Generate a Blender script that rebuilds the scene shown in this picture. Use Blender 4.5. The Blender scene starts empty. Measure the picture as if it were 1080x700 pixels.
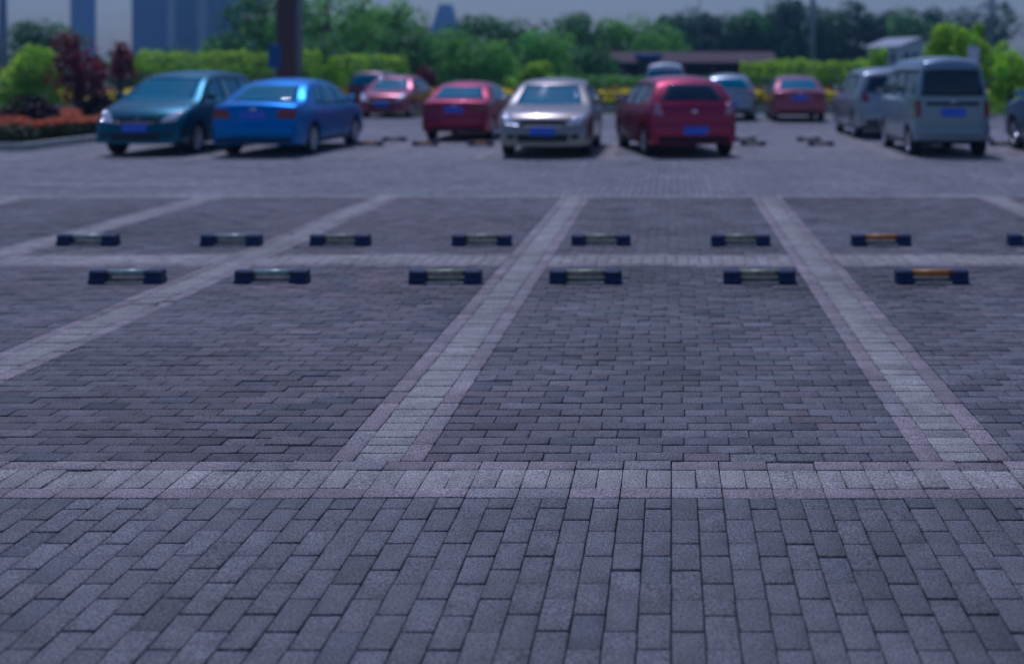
import bpy, bmesh, math, random
import numpy as np
from mathutils import Vector, Matrix, noise
from mathutils.bvhtree import BVHTree

R = math.radians
random.seed(7)
rng = np.random.default_rng(11)
scene = bpy.context.scene
col = scene.collection

# ------------------------------------------------------------------ camera figures
EYE = 1.65          # eye height in metres
FPX, VX, VY = 1145.0, 708.0, 75.0


def at(px, Y):
    """world X of the photo column px at distance Y"""
    return (px - VX) * Y / FPX


def zat(py, Y):
    return EYE + (VY - py) * Y / FPX


# ------------------------------------------------------------------ scene helpers
def link(o, parent=None):
    col.objects.link(o)
    if parent is not None:
        o.parent = parent
    return o


def tag(o, label=None, cat=None, group=None, kind=None):
    if label:
        o['label'] = label
    if cat:
        o['category'] = cat
    if group:
        o['group'] = group
    if kind:
        o['kind'] = kind
    return o


def empty(name, loc, rz=0.0):
    o = bpy.data.objects.new(name, None)
    o.empty_display_size = 0.3
    o.location = loc
    o.rotation_euler = (0, 0, rz)
    return link(o)


def mesh_obj(name, me, mats, parent=None):
    if not isinstance(mats, (list, tuple)):
        mats = [mats]
    for m in mats:
        me.materials.append(m)
    return link(bpy.data.objects.new(name, me), parent)


def bm_obj(name, bm, mats, parent=None, smooth=False, recalc=True):
    if recalc:
        bmesh.ops.recalc_face_normals(bm, faces=bm.faces[:])
    me = bpy.data.meshes.new(name)
    bm.to_mesh(me)
    bm.free()
    if smooth:
        for p in me.polygons:
            p.use_smooth = True
    return mesh_obj(name, me, mats, parent)


def bm_box(bm, cx, cy, cz, sx, sy, sz, bev=0.0, rot=None):
    r = bmesh.ops.create_cube(bm, size=1.0)
    vs = r['verts']
    bmesh.ops.scale(bm, verts=vs, vec=(sx, sy, sz))
    if bev > 0:
        es = list({e for v in vs for e in v.link_edges})
        rr = bmesh.ops.bevel(bm, geom=es, offset=bev, segments=2, affect='EDGES', profile=0.5)
        vs = list({v for f in rr['faces'] for v in f.verts} | {v for v in vs if v.is_valid})
    if rot is not None:
        bmesh.ops.rotate(bm, verts=vs, cent=(0, 0, 0), matrix=rot)
    bmesh.ops.translate(bm, verts=vs, vec=(cx, cy, cz))
    return vs


def bm_tube(bm, pts, radii, n=10, cap=True):
    rings = []
    pts = [Vector(p) for p in pts]
    for i, p in enumerate(pts):
        a = pts[max(0, i - 1)]
        b = pts[min(len(pts) - 1, i + 1)]
        d = (b - a).normalized()
        u = d.orthogonal().normalized() if abs(d.z) < 0.95 else Vector((1, 0, 0))
        u = (u - d * u.dot(d)).normalized()
        w = d.cross(u)
        rings.append([bm.verts.new(p + (u * math.cos(2 * math.pi * k / n) + w * math.sin(2 * math.pi * k / n)) * radii[i]) for k in range(n)])
    for i in range(len(rings) - 1):
        for k in range(n):
            bm.faces.new((rings[i][k], rings[i][(k + 1) % n], rings[i + 1][(k + 1) % n], rings[i + 1][k]))
    if cap:
        bm.faces.new(rings[0][::-1])
        bm.faces.new(rings[-1])
    return rings


def bm_lathe_x(bm, prof, n=28):
    """prof: (x, radius) pairs, spun round the X axis"""
    rings = [[bm.verts.new((x, r * math.cos(2 * math.pi * k / n), r * math.sin(2 * math.pi * k / n))) for k in range(n)] for x, r in prof]
    for i in range(len(rings) - 1):
        for k in range(n):
            bm.faces.new((rings[i][k], rings[i][(k + 1) % n], rings[i + 1][(k + 1) % n], rings[i + 1][k]))
    return rings


# ------------------------------------------------------------------ materials
def mat(name):
    m = bpy.data.materials.new(name)
    m.use_nodes = True
    nt = m.node_tree
    return m, nt, nt.nodes['Principled BSDF']


def simple(name, c, rough=0.5, metal=0.0, coat=0.0, var=0.0, scale=6.0, spec=0.5, bump=0.0):
    m, nt, b = mat(name)
    b.inputs['Base Color'].default_value = (*c, 1)
    b.inputs['Roughness'].default_value = rough
    b.inputs['Metallic'].default_value = metal
    b.inputs['Coat Weight'].default_value = coat
    b.inputs['Coat Roughness'].default_value = 0.03
    b.inputs['Specular IOR Level'].default_value = spec
    if var > 0 or bump > 0:
        tc = nt.nodes.new('ShaderNodeTexCoord')
        n = nt.nodes.new('ShaderNodeTexNoise')
        n.inputs['Scale'].default_value = scale
        n.inputs['Detail'].default_value = 6
        nt.links.new(tc.outputs['Object'], n.inputs['Vector'])
        if var > 0:
            r = nt.nodes.new('ShaderNodeMapRange')
            r.inputs['From Min'].default_value = 0.3
            r.inputs['From Max'].default_value = 0.7
            r.inputs['To Min'].default_value = 1 - var
            r.inputs['To Max'].default_value = 1 + var
            nt.links.new(n.outputs['Fac'], r.inputs['Value'])
            mx = nt.nodes.new('ShaderNodeVectorMath')
            mx.operation = 'SCALE'
            mx.inputs[0].default_value = c
            nt.links.new(r.outputs['Result'], mx.inputs['Scale'])
            nt.links.new(mx.outputs['Vector'], b.inputs['Base Color'])
        if bump > 0:
            bp = nt.nodes.new('ShaderNodeBump')
            bp.inputs['Strength'].default_value = bump
            bp.inputs['Distance'].default_value = 0.01
            nt.links.new(n.outputs['Fac'], bp.inputs['Height'])
            nt.links.new(bp.outputs['Normal'], b.inputs['Normal'])
    return m


def paint(name, c, metal=0.35, rough=0.32, coat=0.7):
    m, nt, b = mat(name)
    tc = nt.nodes.new('ShaderNodeTexCoord')
    n = nt.nodes.new('ShaderNodeTexNoise')
    n.inputs['Scale'].default_value = 2.2
    n.inputs['Detail'].default_value = 8
    nt.links.new(tc.outputs['Object'], n.inputs['Vector'])
    # a thin film of road dust, thicker towards nothing in particular
    mx = nt.nodes.new('ShaderNodeMix')
    mx.data_type = 'RGBA'
    mr = nt.nodes.new('ShaderNodeMapRange')
    mr.inputs['From Min'].default_value = 0.35
    mr.inputs['From Max'].default_value = 0.8
    mr.inputs['To Min'].default_value = 0.0
    mr.inputs['To Max'].default_value = 0.06
    nt.links.new(n.outputs['Fac'], mr.inputs['Value'])
    nt.links.new(mr.outputs['Result'], mx.inputs['Factor'])
    mx.inputs['A'].default_value = (*c, 1)
    mx.inputs['B'].default_value = (0.22, 0.21, 0.21, 1)
    nt.links.new(mx.outputs['Result'], b.inputs['Base Color'])
    b.inputs['Metallic'].default_value = metal
    b.inputs['Roughness'].default_value = rough
    b.inputs['Coat Weight'].default_value = coat
    b.inputs['Coat Roughness'].default_value = 0.012
    return m


def brick_mat():
    m, nt, b = mat('paving_brick')
    at_ = nt.nodes.new('ShaderNodeAttribute')
    at_.attribute_name = 'brick'
    tc = nt.nodes.new('ShaderNodeTexCoord')
    g = nt.nodes.new('ShaderNodeTexNoise')          # aggregate grain
    g.inputs['Scale'].default_value = 120
    g.inputs['Detail'].default_value = 3
    d = nt.nodes.new('ShaderNodeTexNoise')          # dirt within a brick
    d.inputs['Scale'].default_value = 9
    d.inputs['Detail'].default_value = 8
    d.inputs['Roughness'].default_value = 0.65
    for t in (g, d):
        nt.links.new(tc.outputs['Object'], t.inputs['Vector'])
    r1 = nt.nodes.new('ShaderNodeMapRange')
    for k, v in (('From Min', 0.3), ('From Max', 0.7), ('To Min', 0.35), ('To Max', 1.65)):
        r1.inputs[k].default_value = v
    nt.links.new(g.outputs['Fac'], r1.inputs['Value'])
    r2 = nt.nodes.new('ShaderNodeMapRange')
    for k, v in (('From Min', 0.3), ('From Max', 0.7), ('To Min', 0.78), ('To Max', 1.2)):
        r2.inputs[k].default_value = v
    nt.links.new(d.outputs['Fac'], r2.inputs['Value'])
    mu = nt.nodes.new('ShaderNodeMath')
    mu.operation = 'MULTIPLY'
    nt.links.new(r1.outputs['Result'], mu.inputs[0])
    nt.links.new(r2.outputs['Result'], mu.inputs[1])
    sc = nt.nodes.new('ShaderNodeVectorMath')
    sc.operation = 'SCALE'
    nt.links.new(at_.outputs['Color'], sc.inputs[0])
    st = nt.nodes.new('ShaderNodeTexNoise')         # tyre wear and old damp over many bricks
    st.inputs['Scale'].default_value = 0.9
    st.inputs['Detail'].default_value = 7
    st.inputs['Roughness'].default_value = 0.62
    st.inputs['Distortion'].default_value = 0.6
    nt.links.new(tc.outputs['Object'], st.inputs['Vector'])
    r3 = nt.nodes.new('ShaderNodeMapRange')
    for k, v in (('From Min', 0.32), ('From Max', 0.62), ('To Min', 0.8), ('To Max', 1.1)):
        r3.inputs[k].default_value = v
    nt.links.new(st.outputs['Fac'], r3.inputs['Value'])
    mu2 = nt.nodes.new('ShaderNodeMath')
    mu2.operation = 'MULTIPLY'
    nt.links.new(mu.outputs['Value'], mu2.inputs[0])
    nt.links.new(r3.outputs['Result'], mu2.inputs[1])
    nt.links.new(mu2.outputs['Value'], sc.inputs['Scale'])
    nt.links.new(sc.outputs['Vector'], b.inputs['Base Color'])
    b.inputs['Roughness'].default_value = 0.72
    b.inputs['Specular IOR Level'].default_value = 0.4
    bp = nt.nodes.new('ShaderNodeBump')
    bp.inputs['Strength'].default_value = 0.55
    bp.inputs['Distance'].default_value = 0.002
    nt.links.new(g.outputs['Fac'], bp.inputs['Height'])
    nt.links.new(bp.outputs['Normal'], b.inputs['Normal'])
    return m


def leaf_mat(name, c, trans=0.35, through=(1.9, 1.75, 1.0)):
    """leaf colours come per leaf from the attribute, round the kind's own green"""
    m, nt, b = mat(name)
    a = nt.nodes.new('ShaderNodeAttribute')
    a.attribute_name = 'tint'
    sc = nt.nodes.new('ShaderNodeVectorMath')
    sc.operation = 'MULTIPLY'
    sc.inputs[1].default_value = c
    nt.links.new(a.outputs['Color'], sc.inputs[0])
    nt.links.new(sc.outputs['Vector'], b.inputs['Base Color'])
    b.inputs['Roughness'].default_value = 0.5
    b.inputs['Specular IOR Level'].default_value = 0.3
    t = nt.nodes.new('ShaderNodeBsdfTranslucent')
    tg = nt.nodes.new('ShaderNodeVectorMath')      # light coming through a leaf is stronger and yellower
    tg.operation = 'MULTIPLY'
    tg.inputs[1].default_value = through
    nt.links.new(sc.outputs['Vector'], tg.inputs[0])
    nt.links.new(tg.outputs['Vector'], t.inputs['Color'])
    mx = nt.nodes.new('ShaderNodeMixShader')
    mx.inputs['Fac'].default_value = trans
    out = nt.nodes['Material Output']
    nt.links.new(b.outputs['BSDF'], mx.inputs[1])
    nt.links.new(t.outputs['BSDF'], mx.inputs[2])
    nt.links.new(mx.outputs['Shader'], out.inputs['Surface'])
    return m


M = {}
M['brick'] = brick_mat()
M['joint'] = simple('joint_sand', (0.05, 0.05, 0.055), 0.95, var=0.3, scale=30)
M['ground'] = simple('ground_grass', (0.05, 0.075, 0.03), 0.95, var=0.45, scale=0.6)
M['rubber'] = simple('blue_black_rubber', (0.008, 0.024, 0.09), 0.55, var=0.35, scale=25)
M['tube_grey'] = simple('weathered_grey_tube', (0.4, 0.46, 0.41), 0.42, 0.3, var=0.3, scale=18)
M['tube_dark'] = simple('worn_olive_tube', (0.38, 0.38, 0.24), 0.5, 0.1, var=0.4, scale=18)
M['tube_orange'] = simple('orange_tube', (0.62, 0.24, 0.04), 0.45, var=0.25, scale=18)
M['rail'] = simple('dull_olive_rail', (0.26, 0.25, 0.15), 0.5, 0.2, var=0.4, scale=20)
M['plate_strip'] = simple('pale_base_strip', (0.42, 0.42, 0.42), 0.55, var=0.3, scale=20)
M['tyre'] = simple('tyre_rubber', (0.014, 0.015, 0.02), 0.8, var=0.3, scale=14)
M['rim'] = simple('alloy_rim', (0.55, 0.55, 0.58), 0.3, 0.8, var=0.1)
M['glass'] = simple('sky_tinted_car_glass', (0.0, 0.2, 0.31), 0.03, 0.0, coat=0.0, spec=0.35)  # teal base holds the glass tint plus the sky's reflection, put into the colour
M['dark_glass'] = simple('dark_car_glass', (0.002, 0.02, 0.045), 0.05, spec=0.6)
M['trim'] = simple('black_trim', (0.012, 0.014, 0.022), 0.5, var=0.2)
M['chrome'] = simple('chrome', (0.75, 0.75, 0.78), 0.12, 1.0)
M['lamp_red'] = simple('red_lamp_glass', (0.25, 0.006, 0.012), 0.12, coat=0.8)
M['lamp_pink'] = simple('pale_pink_lamp_glass', (0.6, 0.3, 0.34), 0.12, 0.3, coat=1.0)
M['lamp_clear'] = simple('clear_lamp_glass', (0.8, 0.8, 0.82), 0.15, 0.4, coat=1.0)
M['lamp_dark'] = simple('smoked_lamp_glass', (0.05, 0.02, 0.025), 0.15, coat=0.8)
M['number_plate'] = simple('blue_number_plate', (0.004, 0.12, 0.85), 0.6, spec=0.15)
M['plate_line'] = simple('white_plate_border', (0.7, 0.7, 0.75), 0.4)
M['bark'] = simple('bark', (0.08, 0.06, 0.05), 0.9, var=0.4, scale=12, bump=0.5)
M['kerb'] = simple('pale_kerb_stone', (0.42, 0.44, 0.4), 0.8, var=0.25, scale=8)
M['soil'] = simple('planter_soil', (0.05, 0.04, 0.035), 0.95, var=0.4, scale=10)
M['lane_paint'] = simple('worn_white_paint', (0.5, 0.5, 0.5), 0.7, var=0.35, scale=14)
M['steel'] = simple('grey_blue_steel', (0.28, 0.34, 0.42), 0.45, 0.4, var=0.1)
M['blue_sign'] = simple('blue_sign_face', (0.01, 0.1, 0.38), 0.4)
M['pylon'] = simple('brown_pylon_cladding', (0.13, 0.06, 0.065), 0.6, var=0.25, scale=3)
M['pylon_side'] = simple('pylon_grey_edge', (0.22, 0.23, 0.27), 0.5, var=0.15)
M['wall_white'] = simple('white_render', (0.78, 0.78, 0.8), 0.8, var=0.06, scale=2)
M['wall_dark'] = simple('dark_wall_boards', (0.06, 0.06, 0.07), 0.8, var=0.3, scale=3)
M['roof_red'] = simple('red_brown_tiles', (0.11, 0.06, 0.065), 0.8, var=0.3, scale=5, bump=0.4)
M['roof_grey'] = simple('grey_roof_sheet', (0.5, 0.5, 0.54), 0.85, var=0.2, scale=3)
M['pane'] = simple('dark_window_pane', (0.02, 0.035, 0.06), 0.1, spec=0.8)
M['tower_blue'] = simple('blue_glass_cladding', (0.004, 0.1, 0.38), 0.9, 0.0, spec=0.1, var=0.15, scale=0.08)
M['tower_glass'] = simple('deep_blue_tower_glass', (0.004, 0.075, 0.29), 0.4)
M['tower_pale'] = simple('pale_concrete_fin', (0.4, 0.42, 0.46), 0.7, var=0.1, scale=0.2)

# ------------------------------------------------------------------ paving bricks
ROWF, ROWF1 = 4.2, 14.4      # near block of bays
STRIPS_NEAR = [-11.05, -8.5, -6.05, -3.75, -1.25, 1.25, 4.2, 6.9]
STRIPS_FAR = [-13.7, -11.25, -8.95, -5.9, -3.7, -1.2, 1.25, 4.4, 6.9, 9.4, 11.9]
bricks = []      # cx, cy, lx, ly, kind


def visible(x, y):
    lo = -0.64 * y - 4.5
    hi = 0.345 * y + 4.8
    return lo < x < hi


def cuts(a, b, back):
    pts = [a]
    q = a - back + 0.2
    while q < b - 0.06:
        if q > a + 0.06:
            pts.append(q)
        q += 0.2
    pts.append(b)
    return list(zip(pts[:-1], pts[1:]))


def fill(x0, x1, y0, y1, along, kind, phase=0.0):
    """running bond of 0.2 x 0.1 bricks whose long side runs along 'X' or 'Y', clipped to the rectangle"""
    if along == 'Y':
        n = int(round((x1 - x0) / 0.1))
        if n < 1:
            return
        w = (x1 - x0) / n
        for i in range(n):
            cx = x0 + (i + 0.5) * w
            for a, b2 in cuts(y0, y1, (0.1 if (i % 2) else 0.0) + phase):
                if visible(cx, (a + b2) / 2):
                    bricks.append((cx, (a + b2) / 2, w, b2 - a, kind))
    else:
        n = int(round((y1 - y0) / 0.1))
        if n < 1:
            return
        w = (y1 - y0) / n
        for i in range(n):
            cy = y0 + (i + 0.5) * w
            for a, b2 in cuts(x0, x1, (0.1 if (i % 2) else 0.0) + phase + random.uniform(-0.018, 0.018)):
                if visible((a + b2) / 2, cy):
                    bricks.append(((a + b2) / 2, cy, b2 - a, w, kind))


def row(x0, x1, y0, y1, wid, kind):
    """one course of bricks side by side along X"""
    n = max(1, int(round((x1 - x0) / wid)))
    w = (x1 - x0) / n
    for i in range(n):
        cx = x0 + (i + 0.5) * w
        if visible(cx, (y0 + y1) / 2):
            bricks.append((cx, (y0 + y1) / 2, w, y1 - y0, kind))


def colm(x0, x1, y0, y1, length, kind, phase=0.0):
    n = max(1, int(round((y1 - y0) / length)))
    w = (y1 - y0) / n
    for i in range(n):
        cy = y0 + (i + 0.5) * w
        if visible((x0 + x1) / 2, cy):
            bricks.append(((x0 + x1) / 2, cy, x1 - x0, w, kind))


XL, XR = -32.0, 20.0
# foreground lane: long side away from the viewer; one joint line falls on x = 0
fill(-9.0, 7.0, 0.4, 4.2, 'Y', 'lane')


def band(y0, y1, xs):
    """light soldier band with a pink stretcher course on either side"""
    x0, x1 = xs
    row(x0, x1, y0, y0 + 0.1, 0.2, 'pink')
    row(x0, x1, y0 + 0.1, y1 - 0.1, 0.1, 'light')
    row(x0, x1, y1 - 0.1, y1, 0.2, 'pink')


band(4.2, 4.6, (-10.0, 8.0))


def bays(strips, y0, y1, kind, cross):
    edges = [XL] + strips + [XR]
    for s in strips:
        colm(s - 0.2, s - 0.1, y0, y1, 0.2, 'pink')
        colm(s - 0.1, s + 0.1, y0, y1, 0.1, 'light')
        colm(s + 0.1, s + 0.2, y0, y1, 0.2, 'pink')
    for i in range(len(edges) - 1):
        a = edges[i] + (0.2 if i > 0 else 0)
        b2 = edges[i + 1] - (0.2 if i < len(edges) - 2 else 0)
        ph = (i * 0.037) % 0.1
        if cross is None:
            fill(a, b2, y0, y1, 'X', kind, ph)
        else:
            c0, c1 = cross
            fill(a, b2, y0, c0, 'X', kind, ph)
            fill(a, b2, c1, y1, 'X', kind, ph)
            row(a, b2, c0, c0 + 0.1, 0.2, 'pink')
            mid = (c0 + c1) / 2
            row(a, b2, c0 + 0.1, mid, 0.1, 'light')
            row(a, b2, mid, c1 - 0.1, 0.1, 'light')
            row(a, b2, c1 - 0.1, c1, 0.2, 'pink')


bays(STRIPS_NEAR, 4.6, 14.2, 'bay', (9.2, 9.8))
row(XL, XR, 14.2, 14.4, 0.1, 'light')
fill(XL, XR, 14.4, 20.4, 'Y', 'aisle')
row(XL, XR, 20.4, 20.6, 0.1, 'light')
bays(STRIPS_FAR, 20.6, 30.0, 'far', (24.5, 24.9))
row(XL, XR, 30.0, 30.2, 0.1, 'light')
fill(XL, XR, 30.2, 41.4, 'Y', 'aisle')


def brick_colour(k, x, y):
    n1 = noise.noise(Vector((x * 0.55, y * 0.4, 3.1)))
    n2 = noise.noise(Vector((x * 1.6, y * 1.1, 9.7)))
    n3 = noise.noise(Vector((x * 0.25, y * 0.2, 21.0)))
    r = random.gauss(0, 1)
    if k == 'light':
        v = 0.33 * (1 + 0.07 * r + 0.08 * n1)
        c = [v * 1.03, v * 0.975, v * 0.875]
        if random.random() < 0.05:
            c = [q * 0.82 for q in c]
    elif k == 'pink':
        v = 0.265 * (1 + 0.11 * r + 0.1 * n2)
        c = [v * 1.08, v * 0.9, v * 0.89]
        if random.random() < 0.18:
            c = [v * 1.05, v * 0.98, v * 0.95]
    elif k == 'lane':
        v = 0.15 * (1 + 0.085 * r + 0.16 * n3 + 0.08 * n1)
        c = [v, v * 0.985, v * 0.99]
        q = random.random()
        if q < 0.05:
            c = [v * 0.82, v * 0.84, v * 0.88]
        elif q < 0.13:
            c = [v * 1.02, v * 0.96, v * 0.965]
    elif k == 'bay':
        v = 0.145 * (1 + 0.13 * r + 0.29 * n1 + 0.16 * n2)
        pk = max(0.0, n3 + 0.15 + 0.3 * n2)
        if 7.9 < y < 9.2:          # redder, darker batch of bricks laid round the wheel stops
            v *= 0.92
            pk += 0.7 * max(0.0, 0.4 + n2 + 0.6 * n1)
        c = [v * (1 + 0.08 * pk), v * (0.98 - 0.1 * pk), v * (0.99 - 0.06 * pk)]
        q = random.random()
        if q < 0.05 + 0.35 * max(0.0, n2):
            c = [v * 0.68, v * 0.69, v * 0.75]
        elif q > 0.93:
            c = [v * 1.08, v * 0.9, v * 0.9]
    elif k == 'aisle':
        v = 0.225 * (1 + 0.1 * r + 0.12 * n1)
        c = [v, v * 0.99, v * 1.0]
    else:
        v = 0.27 * (1 + 0.1 * r + 0.12 * n1)
        c = [v, v * 0.97, v * 0.96]
    return c


def build_bricks():
    N = len(bricks)
    V = np.empty((N, 12, 3), np.float32)
    C = np.empty((N, 4), np.float32)
    gx, gy, bev = 0.0023, 0.0038, 0.0038
    for i, (cx, cy, lx, ly, k) in enumerate(bricks):
        near = cy < 15
        hx, hy = lx / 2 - gx * random.uniform(0.6, 1.4), ly / 2 - gy * random.uniform(0.5, 1.6)
        dz = random.gauss(0, 0.0013) + (0.004 * noise.noise(Vector((cx * 0.9, cy * 0.9, 1.0))))
        if random.random() < 0.03:
            dz -= random.uniform(0.002, 0.006)
        tx, ty = random.gauss(0, 0.006), random.gauss(0, 0.006)
        rz = random.gauss(0, 0.006) if near else 0
        c_, s_ = math.cos(rz), math.sin(rz)
        j = 0
        for (a, b2, z) in ((hx, hy, -0.03), (hx, hy, -bev * 0.8), (hx - bev, hy - bev, 0.0)):
            for sx, sy in ((-1, -1), (1, -1), (1, 1), (-1, 1)):
                px, py = sx * a, sy * b2
                V[i, j] = (cx + px * c_ - py * s_, cy + px * s_ + py * c_, dz + z + px * tx + py * ty)
                j += 1
        C[i, :3] = brick_colour(k, cx, cy)
        C[i, 3] = 1
    C[:, :3] *= np.array([1.04, 1.0, 0.99])
    C = np.clip(C, 0.02, 0.9)
    q = []
    for b0 in (0, 4):
        for k in range(4):
            q.append((b0 + k, b0 + (k + 1) % 4, b0 + 4 + (k + 1) % 4, b0 + 4 + k))
    q.append((8, 9, 10, 11))
    q = np.array(q, np.int32)
    F = (q[None] + (np.arange(N, dtype=np.int32) * 12)[:, None, None]).reshape(-1, 4)
    me = bpy.data.meshes.new('brick_paving')
    me.vertices.add(N * 12)
    me.vertices.foreach_set('co', V.reshape(-1))
    me.loops.add(F.size)
    me.loops.foreach_set('vertex_index', F.reshape(-1))
    me.polygons.add(len(F))
    me.polygons.foreach_set('loop_start', np.arange(0, F.size, 4, dtype=np.int32))
    me.update(calc_edges=True)
    a = me.attributes.new('brick', 'FLOAT_COLOR', 'FACE')
    a.data.foreach_set('color', np.repeat(C, 9, axis=0).reshape(-1))
    me.validate()
    o = mesh_obj('brick_paving', me, M['brick'])
    o['kind'] = 'structure'
    return o


build_bricks()


def sheet(name, x0, x1, y0, y1, z, m):
    bm = bmesh.new()
    vs = [bm.verts.new(p) for p in ((x0, y0, z), (x1, y0, z), (x1, y1, z), (x0, y1, z))]
    bm.faces.new(vs)
    o = bm_obj(name, bm, m)
    o['kind'] = 'structure'
    return o


sheet('paving_bed', -60, 50, -25, 41.5, -0.016, M['joint'])
sheet('ground', -740, 740, -110, 770, -0.06, M['ground'])
sheet('painted_line', -9.3, -6.6, 15.55, 15.67, 0.009, M['lane_paint'])

# ------------------------------------------------------------------ wheel stops
def end_block_bm(x0, x1, sgn):
    """rubber shoe: flared foot, sloped flanks, waist towards the tube"""
    bm = bmesh.new()
    secs = []
    L = x1 - x0
    for t, grow in ((0.0, 0.9), (0.12, 1.0), (0.8, 1.0), (1.0, 0.86)):
        x = x0 + t * L if sgn > 0 else x1 - t * L
        foot, top, h = 0.07 * grow, 0.048 * grow, 0.098 * (0.9 + 0.1 * grow)
        pts = [(-foot, 0.0), (foot, 0.0), (foot, 0.018), (foot * 0.72, 0.04), (top, h * 0.88), (top * 0.7, h), (-top * 0.7, h), (-top, h * 0.88), (-foot * 0.72, 0.04), (-foot, 0.018)]
        secs.append([bm.verts.new((x, a, b2)) for a, b2 in pts])
    n = 10
    for i in range(3):
        for k in range(n):
            bm.faces.new((secs[i][k], secs[i][(k + 1) % n], secs[i + 1][(k + 1) % n], secs[i + 1][k]))
    bm.faces.new(secs[0][::-1])
    bm.faces.new(secs[-1])
    return bm


def make_stop(tube_mat):
    root = empty('wheel_stop', (0, 0, 0))
    for s in (-1, 1):
        a, b2 = (-0.28, -0.15) if s < 0 else (0.15, 0.28)
        e = bm_obj('end_block', end_block_bm(a, b2, 1 if s > 0 else -1), M['rubber'], root)
    bm = bmesh.new()
    bm_tube(bm, [(-0.16, 0.0, 0.073), (0.16, 0.0, 0.073)], [0.027, 0.027], 16)
    bm_obj('tube', bm, tube_mat, root, True)
    bm = bmesh.new()
    bm_tube(bm, [(-0.155, -0.02, 0.022), (0.155, -0.02, 0.022)], [0.017, 0.017], 12)
    bm_obj('lower_rail', bm, M['rail'], root, True)
    bm = bmesh.new()
    bm_box(bm, 0, -0.06, 0.006, 0.298, 0.02, 0.01, 0.002)
    bm_obj('base_strip', bm, M['plate_strip'], root)
    return root


def copy_tree(o, parent=None):
    c = o.copy()
    link(c)
    c.parent = parent
    for ch in list(o.children):
        copy_tree(ch, c)
    return c


stop_protos = {}


def place_stop(x, y, kind, label, group, rz=0.0):
    if kind not in stop_protos:
        stop_protos[kind] = make_stop(M[kind])
        o = stop_protos[kind]
    else:
        o = copy_tree(stop_protos[kind])
    o.location = (x, y, 0.004)
    o.rotation_euler = (0, 0, rz)
    tag(o, label, 'wheel stop', group)
    return o


front = [(-4.39, 'tube_grey', 'grey bar wheel stop with black ends, leftmost of the nearest row'),
         (-3.22, 'tube_grey', 'grey bar wheel stop, second from left in the nearest row'),
         (-1.82, 'tube_dark', 'worn olive bar wheel stop, third from left in the nearest row'),
         (-0.69, 'tube_dark', 'dark olive wheel stop in the nearest row just right of the central pale strip'),
         (0.71, 'tube_dark', 'olive bar wheel stop in the nearest row left of the right pale strip'),
         (2.10, 'tube_orange', 'orange bar wheel stop with black ends in the nearest row')]
for i, (x, k, l) in enumerate(front):
    place_stop(x * 0.966, 8.47, k, l, 'wheel stops in the nearest row', random.gauss(0, 0.012))
second = [(-5.73, 'tube_grey', 'grey bar wheel stop, leftmost of the second row from the front'),
          (-4.32, 'tube_grey', 'grey bar wheel stop, second from left in the second row from the front'),
          (-3.25, 'tube_dark', 'worn bar wheel stop, third from left in the second row from the front'),
          (-1.86, 'tube_dark', 'worn bar wheel stop in the second row left of the central pale strip'),
          (-0.69, 'tube_dark', 'worn bar wheel stop in the second row right of the central pale strip'),
          (0.68, 'tube_dark', 'worn bar wheel stop in the second row left of the right pale strip'),
          (2.06, 'tube_orange', 'orange bar wheel stop with black ends in the second row'),
          (3.6, 'tube_dark', 'wheel stop cut off by the right edge of the photo in the second row')]
for x, k, l in second:
    place_stop(x * 0.965, 10.3, k, l, 'wheel stops in the second row', random.gauss(0, 0.015))
far1 = [(-6.64, 'far small wheel stop just right of the blue sedan front wheel, nearer of two'),
        (-5.43, 'far small wheel stop in front of the left rear wheel of the red sedan'),
        (-4.2, 'far small wheel stop in front of the right rear wheel of the red sedan'),
        (1.8, 'far small wheel stop just right of the red hatchback, nearer of two'),
        (3.3, 'far small wheel stop in empty bay left of the silver van, nearer of two'),
        (7.3, 'far small wheel stop between the silver van and the right edge, nearer of two')]
for x, l in far1:
    place_stop(x, 23.95, 'tube_orange' if x < -4 else 'tube_dark', l, 'wheel stops between the parked cars')
far2 = [(-6.5, 'far small wheel stop right of the blue sedan, farther of two'),
        (1.71, 'far small wheel stop just right of the red hatchback, farther of two'),
        (3.23, 'far small wheel stop in empty bay left of the silver van, farther of two'),
        (7.25, 'far small wheel stop right of the silver van, farther of two')]
for x, l in far2:
    place_stop(x, 25.5, 'tube_dark', l, 'wheel stops between the parked cars')

# ------------------------------------------------------------------ cars
def chaikin(p, n=2):
    for _ in range(n):
        q = [p[0]]
        for a, b2 in zip(p[:-1], p[1:]):
            q.append((a[0] * 0.75 + b2[0] * 0.25, a[1] * 0.75 + b2[1] * 0.25))
            q.append((a[0] * 0.25 + b2[0] * 0.75, a[1] * 0.25 + b2[1] * 0.75))
        q.append(p[-1])
        p = q
    return p


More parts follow.
